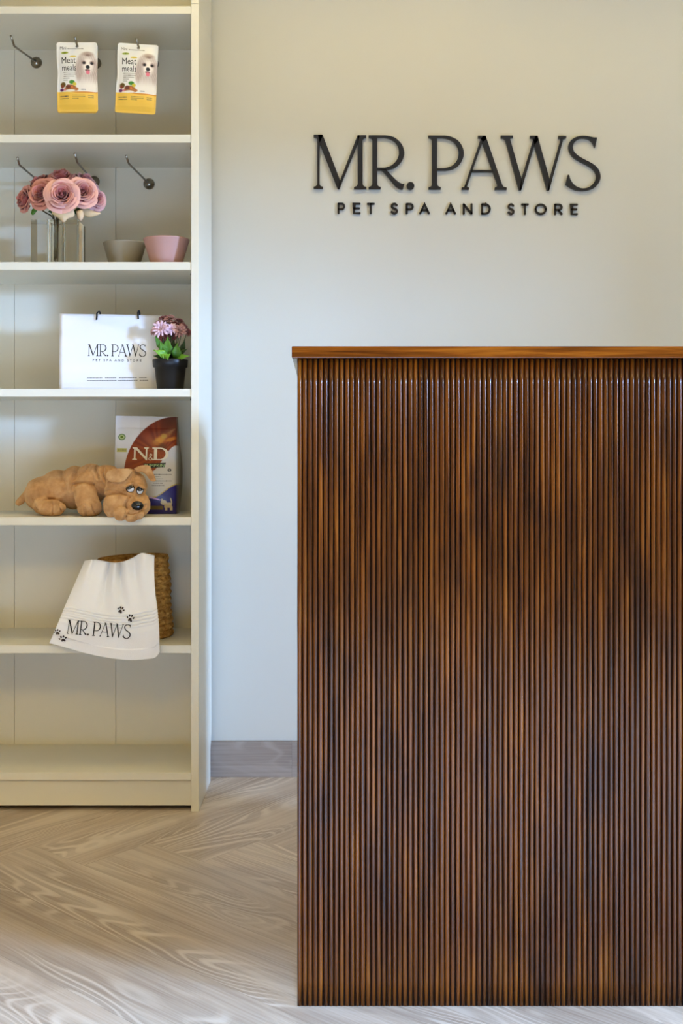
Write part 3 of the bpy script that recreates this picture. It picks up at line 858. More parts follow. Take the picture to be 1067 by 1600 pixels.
o.modifiers.new('s', 'SOLIDIFY').thickness = 0.0006
rose4 = [o for o in C.objects if o.name == 'rose.004'][0]
bm = bmesh.new(); petal_sheet(bm, [(124, 327), (134, 326), (150, 331), (158, 333), (150, 337), (138, 339.5), (126, 333)], 2.915)
o = obj('loose_petal', bm, M_pale, rose4, True); o['label'] = 'pale yellowish outer petal'; o.modifiers.new('s', 'SOLIDIFY').thickness = 0.0006
rose1 = [o for o in C.objects if o.name == 'rose.001'][0]
bm = bmesh.new(); petal_sheet(bm, [(119, 330), (128, 328), (131, 337), (127, 345), (122, 341)], 2.895)
o = obj('loose_petal', bm, M_pale, rose1, True); o.modifiers.new('s', 'SOLIDIFY').thickness = 0.0006
rose2 = [o for o in C.objects if o.name == 'rose.002'][0]
bm = bmesh.new(); petal_sheet(bm, [(48, 334), (52, 325), (62, 324), (57, 330), (52, 336)], 2.92, 0.002)
o = obj('leaf', bm, M_leaf, rose2, True); o.modifiers.new('s', 'SOLIDIFY').thickness = 0.0005
bm = bmesh.new(); petal_sheet(bm, [(75, 331), (84, 324), (90, 328), (84, 338), (80, 333)], 2.925, 0.002)
o = obj('leaf', bm, M_leafd, rose0, True); o.modifiers.new('s', 'SOLIDIFY').thickness = 0.0005
bm = bmesh.new(); petal_sheet(bm, [(113, 331), (122, 325), (130, 330), (122, 336)], 2.925, 0.002)
o = obj('leaf', bm, M_leafd, rose0, True); o.modifiers.new('s', 'SOLIDIFY').thickness = 0.0005

# ------------------------------------------------------------------ bowls
def bowl(label, px, Y, R, ztop, m):
    X = (px-533.5)*Y/F; zb = SH['Cc'][1]
    t = thing('bowl', label, 'bowl', (X, Y, zb), 'ceramic bowls on the shelf')
    hgt = ztop-zb
    bm = bmesh.new()
    prof = [(R*.60, 0.0), (R*.64, 0.001), (R*.72, hgt*.22), (R*.86, hgt*.62), (R*.965, hgt*.95), (R*.98, hgt*.99), (R*.965, hgt), (R*.945, hgt*.985), (R*.83, hgt*.62), (R*.66, hgt*.22), (R*.45, hgt*.10), (0.001, hgt*.09)]
    lathe(bm, prof, (X, Y, zb), 72, cap1=False)
    obj('bowl_body', bm, m, t, True)
bowl('taupe grey ceramic bowl between the roses and the pink bowl', 194.5, 2.992, 0.0568, 1.4427, noisy('taupe_glaze', rgb(150, 142, 124), rgb(144, 136, 118), 20, rough=0.5))
bowl('pink ceramic bowl next to the bookcase side panel', 260, 2.930, 0.0600, 1.4425, noisy('pink_glaze', rgb(190, 148, 140), rgb(184, 142, 134), 20, rough=0.5))

# ------------------------------------------------------------------ paper bag
M_paper = noisy('white_coated_paper', rgb(230, 229, 228), rgb(224, 223, 222), 8, 0.5, 9, 0.004, rough=0.25, spec=0.5)
zb = SH['D'][1]+0.0003
fl_ = P(93, 610, 2.915); yaw = math.radians(9)
bag = thing('paper_bag', 'white paper carrier bag printed MR. PAWS leaning in the bookcase', 'bag', (fl_.x, 2.915, zb))
BW, BH, BD = 0.262, 0.193, 0.07
ca, sa = math.cos(yaw), math.sin(yaw)
def bagp(x, d, z):   # x across the face, d depth behind the face
    lean = 0.004*z/BH
    return Vector((fl_.x+x*ca-(d+lean)*sa*0.6, 2.915+x*sa+(d+lean)*ca, zb+z))
bm = bmesh.new(); NX, NZ_ = 30, 24
def sheet(bm, fn, nx, nz):
    g = [[bm.verts.new(fn(i/nx, j/nz)) for i in range(nx+1)] for j in range(nz+1)]
    for j in range(nz):
        for i in range(nx): bm.faces.new((g[j][i], g[j][i+1], g[j+1][i+1], g[j+1][i]))
def facew(u, v):
    wob = 0.0022*math.sin(u*4+v*3)*math.sin(u*PI)+0.0008*math.sin(v*21)*math.exp(-u*4)
    fold = -0.0012*math.exp(-((v-0.26)/0.012)**2)
    return wob+fold
front = lambda u, v: bagp(u*BW, facew(u, v), v*BH)
sheet(bm, front, NX, NZ_)
sheet(bm, lambda u, v: bagp(-0.005*math.sin(v*PI/2)+u*(BW+0.008), BD*(0.55+0.45*(1-v))-0.002, v*BH*0.965), 8, 8)
def gus(side):
    def fn(u, v):
        x = (0 if side < 0 else BW); d = u*(BD*(0.55+0.45*(1-v))-0.002)
        inn = 0.014*math.sin(u*PI)*v*(1 if side < 0 else -1)
        x2 = (-0.005*math.sin(v*PI/2) if side < 0 else BW+0.003)
        return bagp(x+(x2-x)*u+inn, d, v*BH*(1-0.035*u))
    return fn
sheet(bm, gus(-1), 8, 12); sheet(bm, gus(1), 8, 12)
sheet(bm, lambda u, v: bagp(u*BW, v*BD*0.97, 0.0002), 2, 2)
bmesh.ops.remove_doubles(bm, verts=bm.verts, dist=0.0001)
o = obj('bag_body', bm, M_paper, bag, True); sm_ = o.modifiers.new('s', 'SOLIDIFY'); sm_.thickness = 0.0005
# print: picture coordinates on the face
def bagface(px, py, h):
    u = (px-93)/(250-93); v = 1-(py-490-6*u)/(608.5-490-4*u)
    p = front(u, v); return p+Vector((-sa*0.0, -0.0006-h, 0))
sx = 88.0/450; 
def lockup(bm, fm, ox, oy, s, rot=0.0, thick=0.0004):
    c_, s_ = math.cos(rot), math.sin(rot)
    def f(x, y, h):
        X = (x-490)*s; Y = (y-210)*s
        return fm(ox+X*c_-Y*s_, oy+X*s_+Y*c_, h)
    return f
bm = bmesh.new()
fm = lockup(bm, bagface, 135.5, 538.0, 0.196, 0.018)
for ch in 'MR.PAWS':
    for q_ in GL[ch]: flat_poly(bm, q_, lambda x, y, h: fm(x, 210+(y-210)*1.12, h), None, 0.0002)
obj('printed_title', bm, M_ink, bag, recalc=False)
bm = bmesh.new()
for ch, polys in small_polys():
    for q_ in polys: flat_poly(bm, q_, lambda x, y, h: fm(x, y+12, h), None, 0.0002)
obj('printed_tagline', bm, M_ink, bag, recalc=False)
for row, (y, x0, x1) in enumerate(((590.3, 133, 227), (594.3, 133, 228))):
    bm = bmesh.new()
    words = ['reservations', 'pets@mail', 'petspaandstore', 'number'] if row == 0 else ['grooming pet food accessories toys', 'treats shampoo boarding', 'daily care']
    x = x0+1; tot = sum(len(a) for a in words)+2*len(words)
    for wi in words:
        wdt = (x1-x0)*len(wi)/tot
        # fine print, far too small to read: thin dashes
        k = 0; xx = x
        while xx < x+wdt:
            l_ = 1.2+1.5*random.random(); flat_poly(bm, [(xx, y-.45+xx*.004), (min(xx+l_, x+wdt), y-.45+xx*.004), (min(xx+l_, x+wdt), y+.45+xx*.004), (xx, y+.45+xx*.004)], bagface, None, 0.0002); xx += l_+.45
        x += wdt+2*(x1-x0)/tot
    obj('printed_line', bm, M_ink, bag, recalc=False)
M_cord = noisy('black_cord', rgb(24, 24, 28), rgb(10, 10, 14), 200, 0.4, 400, rough=0.8)
for px, tilt in ((149.5, .8), (211, -.3)):
    bm = bmesh.new()
    a = bagface(px-tilt*1.2, 501, 0.003); b = bagface(px+tilt*0.2, 490, 0.004)
    c_ = bagface(px+tilt*1.6+1.5, 488, 0)+Vector((0, 0.006, 0)); d_ = bagface(px+tilt+2, 500, 0)+Vector((0, 0.012, 0))
    tube(bm, smooth_path([tuple(a), tuple(a.lerp(b, .5)), tuple(b), tuple(c_), tuple(d_)], 5), 0.0021, 8)
    obj('cord_handle', bm, M_cord, bag, True)

# ------------------------------------------------------------------ potted chrysanthemum
PY = 2.925; pc = P(266, 606, PY); pz = SH['D'][1]+0.0003
pl = thing('potted_flower', 'small pink chrysanthemum in a black plastic pot beside the paper bag', 'potted plant', (pc.x, PY, pz))
s_ = F/PY
bm = bmesh.new(); ph_ = (H+(HY-562)*PY/F)-pz
lathe(bm, [(19.5/s_, 0), (20.3/s_, 0.001), (24.3/s_, ph_-0.0205), (26.8/s_, ph_-0.0195), (27.6/s_, ph_-0.001), (27.2/s_, ph_), (25.6/s_, ph_), (24.5/s_, ph_-0.012)], (pc.x, PY, pz), 56, cap1=False)
obj('pot', bm, mat('black_plastic', rgb(16, 17, 22), 0.45), pl, True)
bm = bmesh.new(); lathe(bm, [(24.6/s_, ph_-0.014), (24.6/s_, ph_-0.010)], (pc.x, PY, pz), 40)
obj('soil', bm, noisy('dark_soil', rgb(36, 28, 22), rgb(18, 14, 10), 200, 0.6, 300, rough=0.95), pl)
def mum(c, R, seed, axis, col):
    rr = random.Random(seed); bm = bmesh.new(); rl = bm.verts.layers.float.new('rim')
    q = Vector((0, 0, 1)).rotation_difference(Vector(axis).normalized()).to_matrix()
    for layer, (cnt, el, L) in enumerate(((13, 0.15, 1.0), (12, .45, .9), (10, .8, .75), (7, 1.15, .55), (4, 1.4, .4))):
        for k in range(cnt):
            a = 2*PI*(k+layer*.37)/cnt+rr.uniform(-.15, .15); e = el+rr.uniform(-.12, .12); Lk = L*R*rr.uniform(.88, 1.1); w_ = R*0.13
            d = Vector((math.cos(a)*math.cos(e), math.sin(a)*math.cos(e), math.sin(e))); s = Vector((-math.sin(a), math.cos(a), 0)); up = d.cross(s)*-1
            rows = []
            for t_, wf, cu in ((.05, .5, 0), (.45, 1, .05), (.8, 1.05, .04), (1, .45, -.05)):
                ctr = d*Lk*t_+up*Lk*cu*-1
                row = [bm.verts.new(Vector(c)+q@(ctr+s*w_*wf*g+up*w_*.5*(abs(g)))) for g in (-1, 0, 1)]
                for v in row: v[rl] = t_
                rows.append(row)
            for a_, b_ in zip(rows, rows[1:]):
                for i in range(2): bm.faces.new((a_[i], a_[i+1], b_[i+1], b_[i]))
    return bm
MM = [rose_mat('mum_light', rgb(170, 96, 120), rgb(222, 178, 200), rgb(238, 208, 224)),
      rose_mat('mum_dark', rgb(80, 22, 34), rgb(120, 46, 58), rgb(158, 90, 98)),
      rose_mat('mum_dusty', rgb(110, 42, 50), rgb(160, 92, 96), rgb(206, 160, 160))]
FL = [(251.5, 514, 2.900, 11.5, 0, (-.2, -1, .35), 'pale pink chrysanthemum head facing front'), (267.7, 514, 2.905, 8.5, 0, (.1, -1, .5), None), (256, 499, 2.93, 7.5, 1, (-.2, -.5, 1), None), (266, 499, 2.925, 8.5, 2, (0, -.6, 1), None),
      (280, 503, 2.935, 7, 1, (.3, -.5, 1), None), (281, 517, 2.91, 10, 2, (.35, -1, .5), None), (293, 519, 2.925, 6, 1, (.8, -.7, .4), None), (255, 526, 2.93, 7, 1, (-.2, -1, 0), None), (241, 518, 2.925, 6.5, 2, (-.8, -.6, .3), None), (270, 525, 2.94, 7, 1, (.1, -.8, .2), None),
      (262, 506, 2.935, 7.5, 2, (0, -.9, .7), None), (273, 508, 2.94, 7, 1, (.1, -.7, .8), None), (286, 511, 2.945, 6.5, 1, (.5, -.6, .8), None), (247, 506, 2.94, 6.5, 2, (-.5, -.6, .8), None)]
for i, (px, py, Y, rp_, mi, ax, lab) in enumerate(FL):
    c = P(px, py, Y)
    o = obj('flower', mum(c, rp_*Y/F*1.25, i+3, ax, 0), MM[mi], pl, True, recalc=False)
    if lab: o['label'] = lab
    bm = bmesh.new(); base = Vector((pc.x+(px-266)/s_*0.25, PY+0.004*(i % 3-1), pz+ph_-0.012))
    tube(bm, smooth_path([tuple(c-Vector(ax).normalized()*0.002), tuple(c.lerp(base, .45)+Vector((0, 0.006, 0))), tuple(base)], 5), 0.0010, 6)
    obj('stem', bm, M_leafd, pl, True)
def leaf(bm, base, tip, wpx, Yb, Yt, lobes=3, curl=0.004):
    a = P(*base, Yb); b = P(*tip, Yt); d = b-a; L = d.length; d.normalize()
    side = d.cross(Vector((0, -1, .25))).normalized(); up = side.cross(d).normalized()
    rows = []; n_ = 12
    for j in range(n_+1):
        t_ = j/n_
        w_ = wpx*Yb/F*math.sin(min(1, t_*1.15)**0.8*PI*0.93+.06)*(1+0.10*math.sin(t_*PI*2*lobes))
        w_ = max(w_, 0.0002)
        ctr = a+d*L*t_+up*curl*math.sin(t_*PI)
        rows.append([bm.verts.new(ctr+side*w_*g+up*abs(g)*w_*.25) for g in (-1, -.5, 0, .5, 1)])
    for x, y in zip(rows, rows[1:]):
        for i in range(4): bm.faces.new((x[i], x[i+1], y[i+1], y[i]))
M_lbright = noisy('bright_leaf', rgb(122, 176, 44), rgb(84, 140, 36), 60, 0.2, 150, rough=0.4)
for i, (b_, t_, w_, yb, yt, m_) in enumerate((((262, 558), (240, 547), 6.0, 2.905, 2.885, M_lbright), ((258, 562), (266, 553), 5, 2.89, 2.88, M_lbright), ((262, 556), (262, 527), 8, 2.905, 2.90, M_leaf), ((258, 552), (250, 533), 6, 2.905, 2.895, M_leaf),
    ((276, 560), (277, 536), 7.5, 2.905, 2.895, M_leaf), ((254, 548), (242, 524), 4.5, 2.915, 2.905, M_leaf), ((276, 560), (296, 556), 4.5, 2.905, 2.895, M_lbright), ((278, 556), (293, 545), 4, 2.92, 2.915, M_leafd), ((285, 552), (289, 530), 3.5, 2.93, 2.93, M_leafd),
    ((268, 558), (272, 530), 7, 2.93, 2.93, M_leafd), ((258, 560), (240, 556), 5, 2.92, 2.905, M_leafd), ((266, 560), (254, 541), 7, 2.92, 2.91, M_leafd), ((272, 560), (268, 540), 7, 2.925, 2.915, M_leafd), ((280, 560), (284, 538), 6, 2.925, 2.92, M_leafd), ((262, 561), (250, 552), 5, 2.90, 2.89, M_lbright), ((271, 560), (284, 548), 6, 2.915, 2.905, M_leaf))):
    bm = bmesh.new(); leaf(bm, b_, t_, w_, yb, yt); o = obj('leaf', bm, m_, pl, True, recalc=False); o.modifiers.new('s', 'SOLIDIFY').thickness = 0.0005

# ------------------------------------------------------------------ dog food bag
fz = SH['E'][1]+0.0003
def paint_food(u, v):
    X = u*100; Y = v*155
    im = np.tile(np.array([206., 206, 208]), (len(u), 1))
    im = over(im, (222, 224, 230), ss(70, 20, Y)*0.6*(X < 40))
    cream = np.array([205, 194, 172])
    # lower cream field
    low = ss(74, 82, Y+0.35*X-20)
    im = over(im, cream, (X > 22)*ss(60, 84, Y+0*X))
    # orange disc, large circle centred lower right of the top corner
    cx, cy, r = 99.0, 96.0, 96.0
    d = np.sqrt(((X-cx)/0.86)**2+(Y-cy)**2)
    disc = 1-ss(r-.6, r+.6, d)
    d2 = np.sqrt(((X-10)/1.0)**2+(Y+20)**2)
    lowcut = 1-ss(133.0, 134.5, Y*1.0+np.maximum(0, X-55)*1.05*(X > 0)-np.maximum(0, 70-X)*0.0+30)
    bowl_edge = 88+0.0*X - 42*ss(60, 100, X)
    low_ = ss(bowl_edge-.7, bowl_edge+.7, Y)
    # rays
    ang = np.arctan2(Y-60, X-75); ray = 0.5+0.5*np.sin(ang*19+np.sin(ang*7)*2)
    base = np.array([104., 24, 8])[None, :]*np.ones((len(u), 1))
    t_ = ss(20, 75, Y)[:, None]
    base = base*(1-t_)+np.array([132., 50, 12])*t_
    base = base+ray[:, None]*np.array([26, 22, 4])*(blob(X, Y, 78, 50, 60, 45, .7))[:, None]
    base = base*(1-(0.35*ss(60, 95, X)*ss(40, 5, Y))[:, None])
    m_ = disc*(1-low_)
    im = im*(1-m_[:, None])+base*m_[:, None]
    # golden hand / pumpkin shape
    for bx_, by_, rx, ry, ro, c in ((74, 38, 9, 6, -.4, (190, 124, 30)), (80, 31, 5, 4, 0, (170, 130, 44)), (70, 43, 6, 3, .4, (160, 84, 24)), (78, 49, 7, 6, 0, (96, 40, 14)), (92, 36, 9, 3, -.3, (196, 120, 30))):
        im = over(im, c, blob(X, Y, bx_, by_, rx, ry, .5, ro)*m_*0.85)
    # seal and small gold label
    im = over(im, (70, 110, 60), blob(X, Y, 11.5, 33.5, 6, 5, .1)); im = over(im, (196, 206, 160), blob(X, Y, 11.5, 33.5, 4.4, 3.5, .1)); im = over(im, (90, 120, 30), blob(X, Y, 11.5, 33.5, 2.8, 2.2, .2))
    im = over(im, (176, 172, 92), ((X > 4)*(X < 20.5)*(np.abs(Y-54) < 3)).astype(float)); im = over(im, (110, 108, 70), ((X > 6)*(X < 19)*(np.abs(Y-54) < 1.2)*(np.sin(X*3) > 0)).astype(float)*.7)
    # purple base with gold arc
    a_edge = 129-0.0*X-21*ss(58, 102, X)**1.3
    im = over(im, (28, 18, 96), ss(a_edge-.5, a_edge+.5, Y))
    im = over(im, (190, 164, 84), (np.abs(Y-a_edge) < 1.1).astype(float))
    im = over(im, (72, 50, 150), ((hsh(X, Y, .7) > .93)*(Y > a_edge+1)).astype(float)*0.5)
    im = over(im, (104, 86, 46), ((Y > 142)*(Y < 148)*(X < 80)).astype(float))
    im = over(im, (214, 170, 226), (np.abs(Y-128.5-(X-60)*.25) < 1.0).astype(float)*ss(56, 60, X)*ss(82, 72, X))
    # terrier silhouette
    terr = np.maximum.reduce([((X > 82)*(X < 94)*(Y > 137)*(Y < 145)).astype(float), blob(X, Y, 81, 136.5, 5, 4, .1), ((X > 77.5)*(X < 80)*(Y > 130.5)*(Y < 136)).astype(float),
                              ((X > 83)*(X < 86.5)*(Y > 143)*(Y < 149.5)).astype(float), ((X > 91)*(X < 95)*(Y > 143)*(Y < 149.5)).astype(float), blob(X, Y, 93, 133.5, 1.1, 5, .2, -.25)])
    im = over(im, (196, 182, 150), terr)
    # fine print
    for y, x0, x1, t in ((92, 64, 93, .75), (95.5, 64, 76, .6), (99, 64, 80, .6), (102.5, 66, 93, .75), (106, 64, 80, .55), (109.5, 62, 82, .6)):
        im = over(im, (96, 88, 78), ((np.abs(Y-y) < 0.8)*(X > x0)*(X < x1)*(np.sin(X*4.1+y*3) > -.5)).astype(float)*t)
    im = over(im, (40, 40, 36), blob(X, Y, 90, 85, 3, 2.2, .2)); im = over(im, (205, 194, 172), blob(X, Y, 90, 85, 1.0, 1.2, .2))
    return im
FBW = 0.1625; FBH = 0.2565
bY = 2.985
b0 = P(176.5, 803.5, bY)
fb = thing('dog_food_bag', 'upright orange, cream and purple dog food bag marked N&D PUMPKIN', 'pet food bag', (b0.x+FBW/2, bY, fz))
def ff(u, v):
    lean = 0.012*(1-v)
    bul = 0.016*math.sin(PI*min(1, max(0, (v-.12)/.88)))**0.7*math.sin(PI*u)**0.5
    sx_ = 0.0036*(1-v)
    return Vector((-FBW/2+u*FBW+sx_*(1-u)*1.0, lean-bul+0.006, FBH*(1-v)-(0.003*u if v < .02 else 0.003*u*(1-v))))
def fbk(u, v):
    lean = 0.012*(1-v); wv = 1+0.10*math.sin(PI*min(1, max(0, (v-.25)/.75)))**1.0
    bul = 0.035*math.sin(PI/2*min(1, max(0, (v-.02)/.45)))
    return Vector((-FBW/2*wv+u*FBW*wv+0.004+0.0036*(1-v)*(1-u), lean+bul+0.0068, FBH*(1-v)-0.003*u*(1-v)))
M_food = paint_mat('printed_food_bag', 0.34, 0.1, 0.4, 0.35, 30)
grid_obj('bag_body', 170, 260, ff, paint_food, M_food, fb, back=(fbk, (150, 146, 130)))
fm2 = lambda x, y, h: ff(x/100, y/155)+Vector((0, -0.0006-h, 0))
bm = bmesh.new()
Nn = [[(0,0),(14,0),(14,4),(10,5),(10,41),(15,43),(15,46),(0,46),(0,43),(5,41),(5,5),(0,3)], [(4,0),(14,0),(46,40),(46,47),(43,47)], [(36,0),(50,0),(50,3),(46,5),(46,47),(41.5,47),(41.5,5),(36,3)]]
Dd = [[(0,0),(18,0),(18,3),(13.5,4),(13.5,42),(18,43),(18,46),(0,46),(0,43),(5,42),(5,4),(0,3)], [(12,0)]+smooth_path([(25,0),(36,4),(43,12),(45,23),(43,34),(36,42),(25,46)],3)+[(12,46),(12,42.5)]+smooth_path([(24,42.5),(31,38),(36,30),(37,23),(36,16),(31,8),(24,3.5)],3)+[(12,3.5)]]
for gl, x0, y0, k in ((Nn, 30, 49.5, .52), (Dd, 62.5, 49.5, .56)):
    for q_ in gl: flat_poly(bm, [(x0+a*k*1.02, y0+b*.43) for a, b in q_], fm2, None, 0.0004)
amp = smooth_path([(9,14),(4,8),(1,3),(3,-.5),(6,1),(5,5),(0,9),(-2,12),(1,15),(5,14),(8,9)],3)
flat_poly(bm, stroke([(58+a*.62, 60+b*.62) for a, b in amp], .95, True), fm2, None, 0.0006)
obj('brand_letters', bm, mat('cream_ink', rgb(226, 216, 192), 0.35), fb, world=False, recalc=False)['label'] = 'cream serif letters N&D'
bm = bmesh.new(); sheet(bm, lambda u, v: fm2(48.5+36*u+v*(2-4*u), 75-1.5*u+v*7, 0.0003), 24, 4)
o = obj('ribbon_label', bm, mat('black_green_ink', rgb(20, 34, 20), 0.35), fb, world=False, recalc=False)
bm = bmesh.new(); put_text(bm, 'PUMPKIN', 51, 82, 75.7, 80.0, fm2, 0.0010)
obj('lettering', bm, mat('pale_green_ink', rgb(170, 200, 140), 0.4), fb, world=False, recalc=False)

# ------------------------------------------------------------------ plush dog
M_plush = mat('tan_plush', rgb(190, 134, 78), 0.9, spec=0.15, sheen=0.8); t = NT(M_plush)
t.b.inputs['Sheen Tint'].default_value = rgb(240, 200, 150); t.b.inputs['Sheen Roughness'].default_value = 0.5
v_ = t.coords()
t.col(t.ramp(t.noise(v_, 32, 4, 0.6), [(0.3, rgb(168, 122, 78)), (0.5, rgb(196, 150, 102)), (0.7, rgb(216, 176, 130))]))
t.bump(t.math('ADD', t.noise(v_, 1100, 2), t.math('MULTIPLY', t.noise(v_, 160, 3), 1.5)), 0.55, 0.0016)
dog = thing('plush_dog', 'brown plush toy dog lying with its head over the shelf edge', 'plush toy', tuple(P(140, 790, 2.95)))
bm = bmesh.new()
def E(px, py, Y, rx, ry, rd, rot=0):
    c = P(px, py, Y); s = Y/F
    ell(bm, c, (rx*s, rd, ry*s), Matrix.Rotation(rot, 3, 'Y'))
def Tpx(pts, n=12):
    pp = smooth_path(pts, 5)
    tube(bm, [P(a, b, c) for a, b, c, r in pp], [r*c/F for a, b, c, r in pp], n)
Tpx([(26, 789, 2.985, 4.5), (30, 785, 2.985, 5.5), (38, 777, 2.985, 6.5), (48, 768, 2.985, 9)])
E(66, 772, 2.985, 27, 28, .048)            # rump
E(92, 765, 2.99, 32, 31, .05, -.25)
E(118, 762, 2.99, 30, 34, .05)
E(142, 757, 2.975, 26, 33, .045)           # shoulders
E(168, 751, 2.955, 24, 25, .036)           # neck
E(80, 794, 2.925, 23, 13.5, .030)          # hind paw
E(66, 790, 2.945, 15, 14, .028)
E(133, 771, 2.930, 18, 17, .028)           # fore leg
E(136, 782, 2.922, 18.5, 18, .030)
E(140, 793, 2.915, 20, 15, .032)
E(198, 757, 2.912, 31, 25, .040)           # skull
E(184, 766, 2.905, 20.5, 25, .036)
E(216, 760, 2.908, 14, 20, .034)
E(200, 783, 2.893, 34, 19, .034)           # muzzle
E(179.5, 790, 2.880, 18.8, 21, .031)       # left jowl
E(214, 793, 2.872, 14, 12, .028)           # nose mound
E(224.5, 790, 2.885, 10, 17, .028, .1)     # right jowl
E(189, 803, 2.853, 12, 11.5, .012)
E(205, 807, 2.849, 12, 9, .011)            # chin over the edge
E(217, 803, 2.850, 9, 9, .011)
do = obj('body', bm, M_plush, dog, True, world=False)
rm = do.modifiers.new('r', 'REMESH'); rm.mode = 'VOXEL'; rm.voxel_size = 0.0021; rm.use_smooth_shade = True
s2 = do.modifiers.new('s', 'SMOOTH'); s2.factor = 0.5; s2.iterations = 9
def bake(o):
    dg = bpy.context.evaluated_depsgraph_get(); dg.update()
    me = bpy.data.meshes.new_from_object(o.evaluated_get(dg)); o.modifiers.clear()
    old = o.data; o.data = me; bpy.data.meshes.remove(old)
    for p in me.polygons: p.use_smooth = True
    return me
do.parent = None
me = bake(do)
CR = [ # creases in picture coordinates: points, width px, depth m, min normal towards viewer
    ([(132.5, 789), (133, 797), (134.5, 806)], 1.1, .0045), ([(143.5, 789), (146, 797), (149, 804)], 1.1, .0045), ([(120, 793), (127, 789.5), (135, 788)], 1.3, .0015), 
    ([(82, 786), (83, 794), (82, 804)], 1.1, .004), ([(92, 787), (95, 794), (97, 801)], 1.1, .004),
    ([(62, 795), (66, 786), (74, 780), (84, 780)], 1.6, .004), ([(49, 778), (52, 788), (58, 797)], 1.6, .003),
    ([(165, 776), (172, 772), (182, 770.5), (196, 772), (203, 776)], 1.6, .005), ([(203, 776), (198, 785), (196, 791), (198, 800), (194, 812)], 1.5, .006), ([(214, 800), (214, 806), (213, 812)], 1.2, .004),
    ([(198, 801), (207, 803), (214, 800.5), (222, 797), (228, 789)], 1.3, .005), ([(165, 767), (176, 766), (186, 769)], 1.6, .003), 
    ([(124, 728), (118, 740), (113, 752), (111, 766)], 1.8, .005), ([(140, 725), (133, 735), (122, 742), (117, 750)], 1.6, .004), ([(152, 727), (150, 737), (154, 747)], 1.8, .006), ([(162, 729), (160, 740), (165, 752)], 1.6, .005),
    ([(113, 757), (121, 755), (133, 754), (146, 757)], 1.6, .005), ([(172, 760), (182, 758), (192, 756)], 1.8, .002), ([(206, 737), (207, 745), (204, 750)], 1.4, .003),
    ([(100, 735), (98, 745), (101, 757)], 2.2, .0025), ([(211, 771), (212, 777)], 1.5, .002)]
co = np.empty(len(me.vertices)*3); me.vertices.foreach_get('co', co); co = co.reshape(-1, 3)
no = np.array([tuple(v.normal) for v in me.vertices])
pxs = co[:, 0]*F/co[:, 1]+533.5; pys = HY-(co[:, 2]-H)*F/co[:, 1]
disp = np.zeros(len(co))
for pts, wpx, dep in CR:
    pts = smooth_path(pts, 4); best = np.full(len(co), 1e9)
    L_ = len(pts)
    for i, (a, b) in enumerate(zip(pts, pts[1:])):
        ab = (b[0]-a[0], b[1]-a[1]); l2 = ab[0]**2+ab[1]**2+1e-9
        tt = np.clip(((pxs-a[0])*ab[0]+(pys-a[1])*ab[1])/l2, 0, 1)
        best = np.minimum(best, np.hypot(pxs-a[0]-tt*ab[0], pys-a[1]-tt*ab[1]))
    disp += dep*(np.exp(-(best/wpx)**2)-0.25*np.exp(-((best-2.3*wpx)/(1.2*wpx))**2))
disp *= np.clip(-no[:, 1]*1.6, 0, 1)
rs = np.random.RandomState(4)
wr = 0.0012*np.sin(pxs*.22+np.sin(pys*.17)*2)*np.sin(pys*.19+pxs*.07)
co = co-no*(np.clip(disp*1.25, -0.0025, 0.009)+wr)[:, None]
zs = fz+0.0004
under = (co[:, 1] > 2.866)&(co[:, 2] < zs); co[under, 2] = zs
under = (co[:, 1] > 2.8645)&(co[:, 1] <= 2.9)&(co[:, 2] < zs); co[under, 2] = zs
near = (co[:, 2] < zs+0.0)&(co[:, 1] > 2.862); co[near, 1] = 2.862
dl = np.array(dog.location); co = co-dl
me.vertices.foreach_set('co', co.ravel()); me.update()
do.parent = dog
def lump(name, m, polys, Y, thick, label=None, sm=6, par=dog):
    """padded flap: outline in picture coordinates with per-point depth"""
    bm = bmesh.new()
    for pts in polys:
        fp = smooth_path(pts+[pts[0]], 4)[:-1]
        flat_poly(bm, [(p[0], p[1]) for p in fp], lambda x, y, h: P(x, y, Y-h), -thick/2, thick/2)
        # back cap
        tris = tessellate_polygon([[Vector((p[0], p[1], 0)) for p in fp]])
        vs = [bm.verts.new(P(p[0], p[1], Y+thick/2)) for p in fp]
        for t_ in tris:
            try: bm.faces.new([vs[i] for i in t_])
            except ValueError: pass
    bmesh.ops.remove_doubles(bm, verts=bm.verts, dist=1e-5)
    o = obj(name, bm, m, par, True)
    r_ = o.modifiers.new('r', 'REMESH'); r_.mode = 'VOXEL'; r_.voxel_size = 0.0014; r_.use_smooth_shade = True
    q_ = o.modifiers.new('s', 'SMOOTH'); q_.factor = 0.5; q_.iterations = sm
    if label: o['label'] = label
    return o
lump('ear', M_plush, [[(165.5, 744), (168, 736.5), (176, 733.5), (190, 732), (204, 733), (206.5, 737), (200, 745), (194, 752), (184, 754.5), (173, 753), (167, 750)]], 2.872, 0.016)
lump('ear', M_plush, [[(209, 732), (220, 727.5), (233, 727.5), (238, 736), (243.5, 749), (241, 752.5), (235, 751), (229, 743), (222, 737.5), (214, 738)]], 2.890, 0.011)
M_eyew = mat('eye_white', rgb(224, 228, 236), 0.15, coat=0.5); M_eyeb = mat('glossy_black_plastic', rgb(12, 14, 20), 0.12, coat=0.5)
